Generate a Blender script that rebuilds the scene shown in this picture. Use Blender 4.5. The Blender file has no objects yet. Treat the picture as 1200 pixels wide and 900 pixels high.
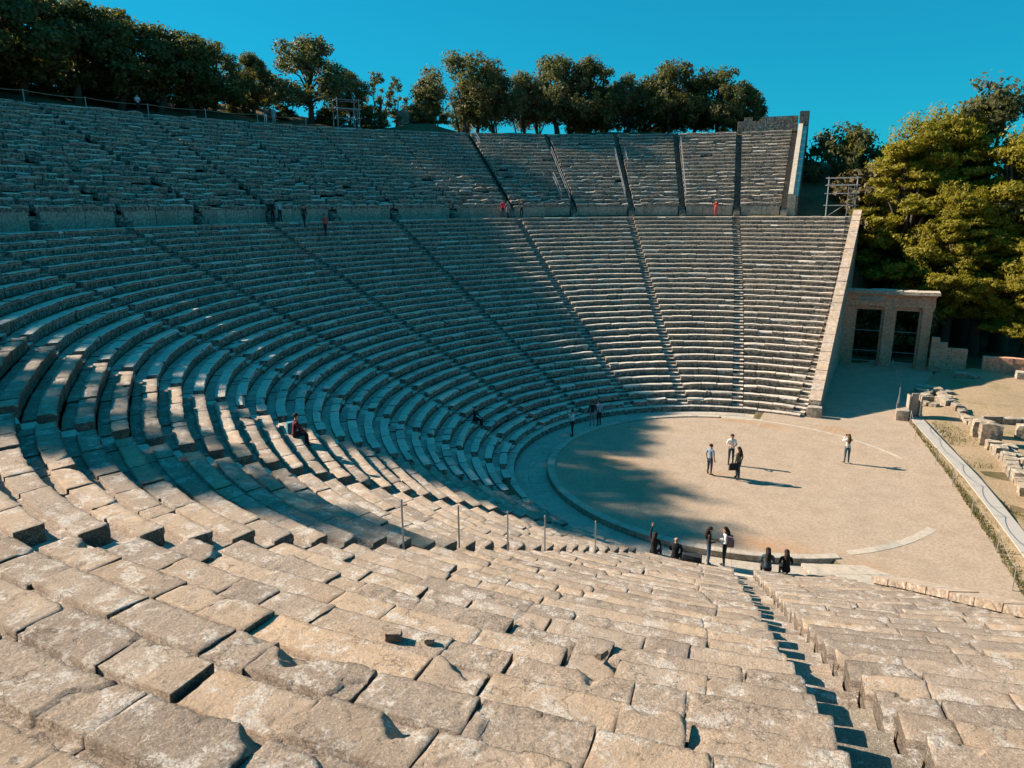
import bpy, bmesh, math, random
import numpy as np
from mathutils import Vector, Matrix

rng = np.random.default_rng(7)
random.seed(7)
scene = bpy.context.scene
COL = scene.collection
rad = math.radians

# ------------------------------------------------------------------ camera
CAM = np.array([4.585, -38.231, 13.953])
yaw, pit, rol = -0.4388, -0.2448, -0.0050
d = np.array([math.sin(yaw)*math.cos(pit), math.cos(yaw)*math.cos(pit), math.sin(pit)])
r_ = np.array([math.cos(yaw), -math.sin(yaw), 0.0]); u_ = np.cross(r_, d)
r2 = r_*math.cos(rol) + u_*math.sin(rol); u2 = -r_*math.sin(rol) + u_*math.cos(rol)
cam = bpy.data.cameras.new('camera'); camo = bpy.data.objects.new('camera', cam); COL.objects.link(camo)
camo.matrix_world = Matrix(((r2[0], u2[0], -d[0], CAM[0]), (r2[1], u2[1], -d[1], CAM[1]), (r2[2], u2[2], -d[2], CAM[2]), (0, 0, 0, 1)))
cam.sensor_width = 36; cam.lens = 36*842.84/1200; cam.clip_start = 0.05; cam.clip_end = 6000
scene.camera = camo

# ------------------------------------------------------------------ sky, sun, exposure
SUN_EL, SUN_AZ = 30.0, 183.0            # degrees; azimuth from +X towards +Y
w = bpy.data.worlds.new('World'); scene.world = w; w.use_nodes = True
nt = w.node_tree; bg = nt.nodes['Background']
sky = nt.nodes.new('ShaderNodeTexSky'); sky.sky_type = 'NISHITA'; sky.sun_disc = False
sky.sun_elevation = rad(SUN_EL); sky.sun_rotation = rad(90-SUN_AZ)
sky.altitude = 300; sky.air_density = 1.0; sky.dust_density = 0.1; sky.ozone_density = 3.0
mx = nt.nodes.new('ShaderNodeMixRGB'); mx.blend_type = 'MULTIPLY'; mx.inputs[0].default_value = 1
mx.inputs[2].default_value = (0.040, 0.90, 1.18, 1)
gm = nt.nodes.new('ShaderNodeGamma'); gm.inputs[1].default_value = 0.55      # evens out the dome like the even blue of the photograph
nt.links.new(sky.outputs[0], gm.inputs[0]); nt.links.new(gm.outputs[0], mx.inputs[1]); nt.links.new(mx.outputs[0], bg.inputs[0])
bg.inputs[1].default_value = 0.097
sl = bpy.data.lights.new('sun', 'SUN'); sl.energy = 5.0; sl.angle = rad(0.53); sl.color = (1.0, 0.85, 0.70)
so = bpy.data.objects.new('sun', sl); COL.objects.link(so)
sd = Vector((math.cos(rad(SUN_AZ))*math.cos(rad(SUN_EL)), math.sin(rad(SUN_AZ))*math.cos(rad(SUN_EL)), math.sin(rad(SUN_EL))))
so.rotation_euler = sd.to_track_quat('Z', 'Y').to_euler(); so.location = (-80, 0, 80)
vs = scene.view_settings
vs.view_transform = 'Standard'; vs.look = 'None'; vs.exposure = 1.08; vs.gamma = 1.0; vs.use_curve_mapping = False

# ------------------------------------------------------------------ helpers
def tag(o, label=None, cat=None, group=None, kind=None):
    if label: o['label'] = label
    if cat: o['category'] = cat
    if group: o['group'] = group
    if kind: o['kind'] = kind
    return o
def empty(name, loc=(0, 0, 0), rz=0.0):
    o = bpy.data.objects.new(name, None); COL.objects.link(o); o.location = [float(q) for q in loc]; o.rotation_euler = (0, 0, rz)
    o.empty_display_size = 0.2
    return o
def mesh(name, V, F, mats, parent=None, smooth=False, attrs=None, loc=None, mi=None):
    me = bpy.data.meshes.new(name)
    V = np.asarray(V, float)
    if loc is not None: V = V - np.asarray(loc, float)
    me.from_pydata(V.tolist(), [], F if isinstance(F, list) else F.tolist())
    for m in (mats if isinstance(mats, (list, tuple)) else [mats]): me.materials.append(m)
    if mi is not None: me.polygons.foreach_set('material_index', np.asarray(mi, np.int32))
    if smooth: me.polygons.foreach_set('use_smooth', np.ones(len(me.polygons), bool))
    if attrs:
        for k, a in attrs.items():
            at = me.attributes.new(k, 'FLOAT', 'POINT'); at.data.foreach_set('value', np.asarray(a, np.float32))
    me.update()
    o = bpy.data.objects.new(name, me); COL.objects.link(o)
    if loc is not None: o.location = loc
    if parent is not None: setpar(o, parent)
    return o
def setpar(o, p):
    o.parent = p
    # children are built in world coordinates; undo the parent's placement (translation + z rotation)
    M = Matrix.Translation(p.location) @ Matrix.Rotation(p.rotation_euler.z, 4, 'Z') if p.parent is None else PW(p)
    o.matrix_parent_inverse = M.inverted()
def PW(p):
    L = Matrix.Translation(p.location) @ p.rotation_euler.to_matrix().to_4x4()
    if p.parent is None: return L
    return PW(p.parent) @ p.matrix_parent_inverse @ L
class MB:
    """collects boxes / tubes / prisms into one mesh"""
    def __init__(s): s.v = []; s.f = []
    def add(s, V, F):
        n = len(s.v); s.v += [tuple(map(float, p)) for p in V]; s.f += [tuple(int(i)+n for i in q) for q in F]; return s
    def box(s, c, size, rz=0.0, jit=0.0, rx=0.0, ry=0.0):
        h = np.array(size)/2
        P = np.array([[x, y, z] for z in (-1, 1) for y in (-1, 1) for x in (-1, 1)], float)*h
        if jit: P += rng.normal(0, jit, P.shape)
        M = np.array(Matrix.Rotation(rz, 3, 'Z') @ Matrix.Rotation(ry, 3, 'Y') @ Matrix.Rotation(rx, 3, 'X'))
        P = P @ M.T + np.array(c)
        return s.add(P, [(0, 2, 3, 1), (4, 5, 7, 6), (0, 1, 5, 4), (2, 6, 7, 3), (0, 4, 6, 2), (1, 3, 7, 5)])
    def bar(s, a, b, wd, th):
        a = np.array(a, float); b = np.array(b, float); t = (b-a)/np.linalg.norm(b-a)
        up = np.array([0, 0, 1.0]) if abs(t[2]) < .95 else np.array([1.0, 0, 0])
        x = np.cross(t, up); x /= np.linalg.norm(x); y = np.cross(x, t)
        P = [q + sx*x*wd/2 + sy*y*th/2 for q in (a, b) for sx, sy in ((-1, -1), (1, -1), (1, 1), (-1, 1))]
        return s.add(P, [(0, 1, 2, 3), (7, 6, 5, 4), (0, 4, 5, 1), (1, 5, 6, 2), (2, 6, 7, 3), (3, 7, 4, 0)])
    def tube(s, pts, r, n=6):
        pts = [np.array(p, float) for p in pts]; rr = r if hasattr(r, '__len__') else [r]*len(pts)
        V = []
        for i, p in enumerate(pts):
            t = pts[min(i+1, len(pts)-1)] - pts[max(i-1, 0)]; t /= np.linalg.norm(t)+1e-9
            up = np.array([0, 0, 1.0]) if abs(t[2]) < .9 else np.array([1.0, 0, 0])
            x = np.cross(t, up); x /= np.linalg.norm(x); y = np.cross(x, t)
            V += [p + rr[i]*(math.cos(2*math.pi*k/n)*x + math.sin(2*math.pi*k/n)*y) for k in range(n)]
        F = [(i*n+k, i*n+(k+1) % n, (i+1)*n+(k+1) % n, (i+1)*n+k) for i in range(len(pts)-1) for k in range(n)]
        F += [tuple(range(n-1, -1, -1)), tuple((len(pts)-1)*n+k for k in range(n))]
        return s.add(V, F)
    def build(s, name, m, parent=None, smooth=False, **k):
        return mesh(name, np.array(s.v), s.f, m, parent, smooth, **k)

def _h(ix, iy, iz):
    n = (ix*374761393 + iy*668265263 + iz*2147483647*3 + 1013904223) & 0xffffffff
    n = ((n ^ (n >> 13))*1274126177) & 0xffffffff
    return ((n ^ (n >> 16)) & 0xffff)/32767.5 - 1.0
def vnoise(P):
    P = np.asarray(P, float); I = np.floor(P).astype(np.int64); f = P - I; f = f*f*(3-2*f); out = 0
    for dx in (0, 1):
        for dy in (0, 1):
            for dz in (0, 1):
                wgt = (f[..., 0] if dx else 1-f[..., 0])*(f[..., 1] if dy else 1-f[..., 1])*(f[..., 2] if dz else 1-f[..., 2])
                out = out + wgt*_h(I[..., 0]+dx, I[..., 1]+dy, I[..., 2]+dz)
    return out
def fbm(P, o=3):
    a = 1; s = 0; P = np.asarray(P, float)
    for i in range(o): s = s + a*vnoise(P + 17.3*i); a *= .5; P = P*2.03
    return s
def sstep(a, b, x):
    t = np.clip((np.asarray(x, float)-a)/(b-a), 0, 1); return t*t*(3-2*t)

# ------------------------------------------------------------------ materials
class Mat:
    def __init__(s, name, rough=.85, spec=.25):
        s.m = bpy.data.materials.new(name); s.m.use_nodes = True; s.n = s.m.node_tree.nodes; s.l = s.m.node_tree.links
        s.b = s.n['Principled BSDF']; s.b.inputs['Roughness'].default_value = rough
        s.b.inputs['Specular IOR Level'].default_value = spec
        g = s.n.new('ShaderNodeNewGeometry'); s.pos = g.outputs['Position']; s.nrm = g.outputs['Normal']
    def noise(s, scale, detail=3, rough=.55, dist=0, vec=None):
        t = s.n.new('ShaderNodeTexNoise'); t.inputs['Scale'].default_value = scale; t.inputs['Detail'].default_value = detail
        t.inputs['Roughness'].default_value = rough; t.inputs['Distortion'].default_value = dist
        s.l.new(vec or s.pos, t.inputs['Vector']); return t.outputs[0]
    def voro(s, scale, feat='F1', vec=None):
        t = s.n.new('ShaderNodeTexVoronoi'); t.feature = feat; t.inputs['Scale'].default_value = scale
        s.l.new(vec or s.pos, t.inputs['Vector']); return t.outputs['Distance']
    def stretch(s, v):
        t = s.n.new('ShaderNodeVectorMath'); t.operation = 'MULTIPLY'; s.l.new(s.pos, t.inputs[0]); t.inputs[1].default_value = v; return t.outputs[0]
    def attr(s, a):
        t = s.n.new('ShaderNodeAttribute'); t.attribute_name = a; return t.outputs['Fac']
    def ramp(s, fac, stops):
        t = s.n.new('ShaderNodeValToRGB'); e = t.color_ramp.elements
        while len(e) < len(stops): e.new(.5)
        for i, (p, c) in enumerate(stops):
            e[i].position = p; e[i].color = (c, c, c, 1) if not hasattr(c, '__len__') else (*c, 1)
        s.l.new(fac, t.inputs[0]); return t.outputs[0]
    def mix(s, fac, a, b, mode='MIX'):
        t = s.n.new('ShaderNodeMixRGB'); t.blend_type = mode
        for i, x in ((0, fac), (1, a), (2, b)):
            if hasattr(x, 'is_linked') or hasattr(x, 'links'): s.l.new(x, t.inputs[i])
            elif i == 0: t.inputs[0].default_value = x
            else: t.inputs[i].default_value = (*x, 1) if hasattr(x, '__len__') else (x, x, x, 1)
        return t.outputs[0]
    def math(s, op, a, b=0.0, clamp=False):
        t = s.n.new('ShaderNodeMath'); t.operation = op; t.use_clamp = clamp
        for i, x in ((0, a), (1, b)):
            if hasattr(x, 'links'): s.l.new(x, t.inputs[i])
            else: t.inputs[i].default_value = x
        return t.outputs[0]
    def bump(s, h, strength=.5, dist=.02, prev=None):
        t = s.n.new('ShaderNodeBump'); t.inputs['Strength'].default_value = strength; t.inputs['Distance'].default_value = dist
        s.l.new(h, t.inputs['Height'])
        if prev: s.l.new(prev, t.inputs['Normal'])
        return t.outputs[0]
    def done(s, color=None, normal=None, rough=None):
        if color is not None:
            if hasattr(color, 'links'): s.l.new(color, s.b.inputs['Base Color'])
            else: s.b.inputs['Base Color'].default_value = (*color, 1)
        if normal is not None: s.l.new(normal, s.b.inputs['Normal'])
        if rough is not None: s.l.new(rough, s.b.inputs['Roughness'])
        return s.m
def plain(name, c, rough=.7, metal=0.0):
    q = Mat(name, rough); q.b.inputs['Metallic'].default_value = metal
    n = q.noise(9, 3)
    return q.done(q.mix(q.ramp(n, [(.3, 0), (.7, .35)]), c, tuple(x*.72 for x in c)), q.bump(q.noise(60, 2), .15, .01))

def stone(name, tan, grey, dark, lichen_amt=.62, bumpy=1.0, crusty=False):
    q = Mat(name, .9, .15)
    big = q.noise(.55, 4, .6, .2); mid = q.noise(3.2, 4, .68); fine = q.noise(31, 3, .7)
    col = q.mix(q.ramp(big, [(.36, 0), (.64, 1)]), tan, grey)
    col = q.mix(q.ramp(mid, [(.42, 0), (.72, .75)]), col, tuple(x*.62 for x in tan))
    # footway part of each block is rougher and greyer
    foot = q.attr('foot')
    col = q.mix(q.math('MULTIPLY', foot, .5 if crusty else .8), col, grey if not crusty else tuple(x*.55 for x in grey))
    col = q.mix(q.math('MULTIPLY', foot, q.ramp(q.noise(38, 3, .7), [(.42, .35 if crusty else .85), (.6, 0)])), col, tuple(x*.42 for x in grey))
    rnd = q.attr('rnd')
    col = q.mix(1, col, q.ramp(rnd, [(0, (.74, .72, .70)), (.5, (1, .99, .97)), (1, (1.14, 1.08, 1.0))]), 'MULTIPLY')
    # white crust of lichen in ragged patches, denser on the seat edges
    lic = q.math('MULTIPLY', q.ramp(q.noise(2.6, 5, .75), [(lichen_amt-.02, 0), (lichen_amt+.05, 1)]), q.ramp(q.noise(27, 3, .75), [(.40, .1), (.54, 1)]))
    col = q.mix(q.math('MULTIPLY', lic, .85), col, (.74, .68, .60))
    # dark lichen and soot coloured pits
    pits = q.ramp(q.noise(13, 4, .75), [(.58, 0), (.70, .45 if crusty else .75)])
    col = q.mix(pits, col, dark)
    col = q.mix(q.ramp(fine, [(.3, .45), (.5, 0)]), col, tuple(x*.55 for x in tan))
    # pale crystalline speckle
    col = q.mix(q.ramp(q.noise(46, 2, .8), [(.58, 0), (.68, .7 if crusty else .5)]), col, (.78, .72, .64))
    # hairline cracks
    ck = None
    if not crusty:
        wv = q.n.new('ShaderNodeVectorMath'); wv.operation = 'ADD'
        wn = q.n.new('ShaderNodeTexNoise'); wn.inputs['Scale'].default_value = 2.2; wn.inputs['Detail'].default_value = 6; wn.inputs['Roughness'].default_value = .65; q.l.new(q.pos, wn.inputs['Vector'])
        q.l.new(q.pos, wv.inputs[0]); q.l.new(wn.outputs[1], wv.inputs[1])
        ck = q.math('MULTIPLY', q.ramp(q.voro(.9, 'DISTANCE_TO_EDGE', wv.outputs[0]), [(0.0, 1), (.011, 0)]), q.ramp(q.noise(.8, 2), [(.47, 0), (.56, 1)]))
        col = q.mix(q.math('MULTIPLY', ck, .8), col, dark)
    if not crusty:      # shadow line between tiers, painted into the colour along block edges
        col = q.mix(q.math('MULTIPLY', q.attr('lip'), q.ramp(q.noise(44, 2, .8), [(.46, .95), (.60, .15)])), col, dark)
    # darker vertical faces: dark lichen, plus riser shade painted into the colour
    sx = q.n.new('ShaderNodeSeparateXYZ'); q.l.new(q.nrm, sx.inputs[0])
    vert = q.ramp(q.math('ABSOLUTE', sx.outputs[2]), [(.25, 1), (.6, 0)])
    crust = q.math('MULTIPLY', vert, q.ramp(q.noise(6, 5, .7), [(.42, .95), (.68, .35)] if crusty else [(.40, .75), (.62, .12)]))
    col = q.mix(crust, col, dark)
    n1 = q.bump(mid, .4*bumpy, .06)
    n2 = q.bump(q.noise(34, 5, .8), .95*bumpy if bumpy < 1.05 else 1.0, .020*bumpy, n1)
    if crusty: return q.done(col, n2)
    grain = q.noise(1.0, 3, .7, 0, vec=q.stretch((7, 40, 40)))
    n3 = q.bump(q.math('ADD', grain, q.math('MULTIPLY', ck, -2.0)), .26*bumpy, .02, n2)
    return q.done(col, n3)
M = {}
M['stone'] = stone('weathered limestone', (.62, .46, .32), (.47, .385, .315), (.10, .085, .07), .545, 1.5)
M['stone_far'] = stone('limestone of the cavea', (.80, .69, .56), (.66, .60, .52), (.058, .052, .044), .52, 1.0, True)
M['stone_clean'] = stone('restored limestone', (.60, .51, .40), (.54, .49, .42), (.16, .13, .10), .66)
M['gate_stone'] = stone('reddish limestone', (.95, .45, .26), (.88, .51, .36), (.36, .17, .12), .64)
M['rubble'] = stone('rough rubble', (.50, .40, .28), (.42, .37, .30), (.12, .10, .08), .56, 1.4)
def sand():
    q = Mat('packed sand', .95, .1)
    big = q.noise(.22, 4, .6); mid = q.noise(1.4, 4, .6); gr = q.noise(7, 6, .9); peb = q.noise(20, 3, .85)
    c = q.mix(q.ramp(big, [(.35, 0), (.68, 1)]), (.50, .375, .262), (.47, .37, .28))
    c = q.mix(q.ramp(q.noise(.9, 6, .75), [(.44, 0), (.66, .7)]), c, (.36, .265, .18))
    c = q.mix(q.ramp(gr, [(.47, 0), (.60, .85)]), c, (.27, .205, .15))
    c = q.mix(q.ramp(peb, [(.54, 0), (.70, .8)]), c, (.66, .54, .43))
    st = q.attr('stain')
    c = q.mix(q.math('MULTIPLY', st, q.ramp(q.noise(2.5, 4), [(.3, .35), (.6, 1)])), c, (.43, .20, .075))
    return q.done(c, q.bump(peb, .5, .02, q.bump(gr, .6, .03)))
M['sand'] = sand()
def earth():
    q = Mat('dry hillside earth', .95, .1)
    a = q.noise(.35, 4, .6); b = q.noise(4, 5, .7)
    c = q.mix(q.ramp(a, [(.4, 0), (.62, 1)]), (.20, .145, .085), (.11, .10, .045))
    c = q.mix(q.ramp(b, [(.45, 0), (.7, .7)]), c, (.07, .055, .035))
    return q.done(c, q.bump(b, .7, .08))
M['earth'] = earth()
def drygrass():
    q = Mat('dry grass ground', .95, .1)
    a = q.noise(.5, 5, .65, .6); b = q.noise(9, 5, .75); c0 = q.noise(40, 3, .8)
    c = q.mix(q.ramp(b, [(.36, 0), (.62, 1)]), (.34, .245, .145), (.52, .39, .255))
    c = q.mix(q.math('MULTIPLY', q.ramp(a, [(.53, 0), (.66, .8)]), q.ramp(b, [(.35, .9), (.6, .25)])), c, (.19, .18, .045))
    c = q.mix(q.ramp(c0, [(.55, 0), (.7, .6)]), c, (.12, .085, .05))
    return q.done(c, q.bump(c0, .7, .04, q.bump(b, .8, .08)))
M['drygrass'] = drygrass()
def leafmat(name, c1, c2, c3, trans=.25):
    q = Mat(name, .6, .3)
    r = q.attr('rnd'); c = q.ramp(r, [(0, c1), (.55, c2), (1, c3)])
    q.l.new(c, q.b.inputs['Base Color'])
    tr = q.n.new('ShaderNodeBsdfTranslucent'); q.l.new(q.mix(1, c, (1.1, 1.15, .6), 'MULTIPLY'), tr.inputs[0])
    ms = q.n.new('ShaderNodeMixShader'); ms.inputs[0].default_value = trans
    out = q.n['Material Output']; q.l.new(q.b.outputs[0], ms.inputs[1]); q.l.new(tr.outputs[0], ms.inputs[2]); q.l.new(ms.outputs[0], out.inputs[0])
    return q.m
M['leaf_olive'] = leafmat('grey green leaves', (.07, .08, .035), (.14, .14, .06), (.23, .21, .10), .42)
M['leaf_oak'] = leafmat('dark evergreen leaves', (.06, .07, .028), (.13, .13, .05), (.25, .215, .07), .45)
M['leaf_pine'] = leafmat('yellow green pine needles', (.16, .145, .014), (.30, .255, .022), (.40, .33, .045), .45)
M['leaf_dry'] = leafmat('olive brown leaves', (.09, .075, .03), (.14, .11, .045), (.19, .14, .07))
M['bark'] = plain('bark', (.085, .068, .05), .95)
M['metal'] = plain('galvanised metal', (.42, .42, .41), .45, .6)
M['dark_metal'] = plain('dark iron', (.05, .05, .05), .5, .5)
M['wood'] = plain('weathered wood', (.36, .30, .24), .85)
M['board'] = plain('grey walkway board', (.46, .42, .37), .8)
M['rope'] = plain('rope', (.40, .33, .24), .9)
M['white'] = plain('white painted sheet', (.75, .75, .73), .6)

# ------------------------------------------------------------------ plan of the theatre
R0, W0, NROW = 12.4, 0.747, 34
Z0, HR = 0.20, 0.366
UD = W0*NROW + 1.9                       # diazoma wall, in row units from R0
ZD = Z0 + HR*NROW                        # 12.64
ZW, ZT, RT, NUP = 13.64, 22.38, 58.4, 21
HU = (ZT-ZW)/NUP
def kf(a):                               # the wings open a little wider than the middle of the cavea
    a = np.asarray(a, float) % 360
    return 1 + .105*np.maximum(sstep(230, 262, a), 1-sstep(105, 150, a))
def rl(u, a): return R0 + u*kf(a)
def rup(j, a):
    rd = rl(UD, a); return rd + (RT-rd)*np.asarray(j, float)/NUP
def cyl(r, a, z):
    t = np.radians(a); return np.stack(np.broadcast_arrays(r*np.cos(t), r*np.sin(t), z), -1)
# stairways of the lower tier: azimuth at the foot and at the top
ST = [(79.4, 84.5), (98.0, 99.6), (115.3, 114.9), (133.6, 132.6), (153.0, 152.3), (171.5, 171.2), (190.5, 190.5), (209.2, 209.4),
      (228.3, 228.6), (245.5, 245.5), (261.8, 261.5), (279.2, 279.3), (296.2, 292.6)]
def st_az(i, u): return ST[i][0] + (ST[i][1]-ST[i][0])*np.clip(u/(W0*NROW), 0, 1.2)
SHW = 0.37                               # half width of a stairway
# stairways of the upper tier
SU = [93.15, 99.4, 106.9, 114.2, 122.8, 132.5, 141.5, 150.5, 159.5, 168.3, 177.9, 187.5, 197.0, 206.5, 216.0]

def dist_cam(p): return float(np.linalg.norm(np.asarray(p)-CAM))

# ------------------------------------------------------------------ terrain
def zprof(r, a):
    u = (r-R0)/kf(a)
    zl = Z0 + HR*np.clip(u/W0, 0, NROW) - .75
    rd = rl(UD, a)
    zu = np.where(r > rd, ZW + (r-rd)/(RT-rd)*(ZT-ZW) - .9, zl)
    return np.minimum(zu, 99)
def rim(r, a):
    left = sstep(134, 150, a)
    zl = 22.2 + .24*np.clip(r-60, 0, 20) - .03*np.clip(r-95, 0, 400)
    zr = 22.2 + .25*np.clip(r-59, 0, 3) - .16*np.clip(r-64, 0, 90)
    b = 1.3*np.exp(-((a-136.5)/3.2)**2 - ((r-62.5)/2.6)**2)
    return left*zl + (1-left)*zr + b
def terrain(r, a):
    a = np.asarray(a, float) % 360
    z = np.zeros_like(r)
    inlow = (a > 82) & (a < 294.5)
    z = np.where(inlow & (r > 12.4), zprof(r, a), z)
    z = np.where(r < 12.4, np.where((a > 92) & (a < 300), -.42, -.03), z)
    s = sstep(77, 87, a)
    side = s*np.maximum(0, np.minimum(12.2 + (r-42.5)*.30, 19.5))*sstep(34, 43, r)
    z = np.where((a <= 92.2) & (a > 60) & (r > 34) & ~((a > 84) & (r < rl(UD, a))), side, z)
    z = np.where((a > 92.2) & (a < 294.5) & (r >= RT+.2), rim(r, a), z)
    fade = (a >= 294.5) | (a <= 60)
    z = np.where(fade, z + .02*np.clip(r-60, 0, 500), z)
    return z
rs = np.concatenate([[0.5, 10.3, 12.38, 12.5, 13.2], np.arange(14.5, 42, 2.5), [42.6, 44], np.arange(46, 58.1, 2), [58.45, 58.7, 60, 61.5, 63, 65, 68, 72, 78, 86, 100, 130, 180, 260, 420, 800, 1600]])
az = np.concatenate([np.arange(0, 60, 4), np.arange(60, 110, 1.0), np.arange(110, 300, 2.0), np.arange(300, 360, 4)])
A_, R_ = np.meshgrid(az, rs, indexing='ij')
Zt = terrain(R_, A_)
P_ = cyl(R_, A_, Zt)
P_[..., 2] += np.where((R_ > 59.5), .22*fbm(P_*.6, 3)+.5*vnoise(P_*.12), 0)
na, nr = A_.shape
F = [(i*nr+j, i*nr+j+1, ((i+1) % na)*nr+j+1, ((i+1) % na)*nr+j) for i in range(na) for j in range(nr-1)]
g = mesh('ground', P_.reshape(-1, 3), F, M['earth'], smooth=True); tag(g, kind='structure')

# sand of the orchestra and of the passage into the stage area
def rmax(a):
    a = (a+180) % 360-180
    if -59.5 < a < 89.5: return min(11.6/max(math.cos(rad(a)), .05), 35)
    return 9.80
rows = []; aa = np.arange(0, 360, 1.5); tt = np.linspace(0.02, 1, 34)
for a in aa: rows.append(cyl(tt*rmax(a), a, .004))
V = np.array(rows); n_, m_ = V.shape[:2]
V = V.reshape(-1, 3)
stain = np.zeros(len(V))
for (x, y, sx_, sy_, k) in ((.9, 9.25, 2.4, .35, .9), (4.6, 9.6, 1.1, .45, .95), (-1.8, 9.3, 1.2, .3, .6), (2.4, -8.6, 2.0, .7, .55), (6.2, -9.2, .9, .8, .4), (-4, -4.4, 2.2, 1.6, .35), (-.6, -1.1, .9, .6, .35), (-6.5, -1.8, 2, 1.4, .4)):
    stain = np.maximum(stain, k*np.exp(-((V[:, 0]-x)/sx_)**2-((V[:, 1]-y)/sy_)**2))
F = [(i*m_+j, i*m_+j+1, ((i+1) % n_)*m_+j+1, ((i+1) % n_)*m_+j) for i in range(n_) for j in range(m_-1)]
F.append([i*m_ for i in range(n_)][::-1])
of = mesh('orchestra_floor', V, F, M['sand'], attrs={'stain': stain}); tag(of, kind='structure')

# dry grass over the stage ruins
gx, gy = np.meshgrid(np.linspace(0, 1, 40), np.linspace(-16, 31.5, 80), indexing='ij')
x0 = np.interp(gy, [-16, -9, -5.5, 3.4, 14.5, 16, 22, 31.5], [12.4, 11.5, 11.35, 10.25, 8.6, 8.7, 9.6, 12.0])
X = x0 + (gx**1.3)*38
Zg = .05 + .30*sstep(0, 3.2, X-x0)*sstep(12, 18, gy) + .10*fbm(np.stack([X*.4, gy*.4, X*0], -1), 3)*sstep(0, 1.5, X-x0)
Zg = np.where(X-x0 < .02, -.05, Zg)
V = np.stack([X, gy, Zg], -1).reshape(-1, 3)
F = [(i*80+j, (i+1)*80+j, (i+1)*80+j+1, i*80+j+1) for i in range(39) for j in range(79)]
gg = mesh('stage_ground', V, F, M['drygrass'], smooth=True); tag(gg, kind='structure')

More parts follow.
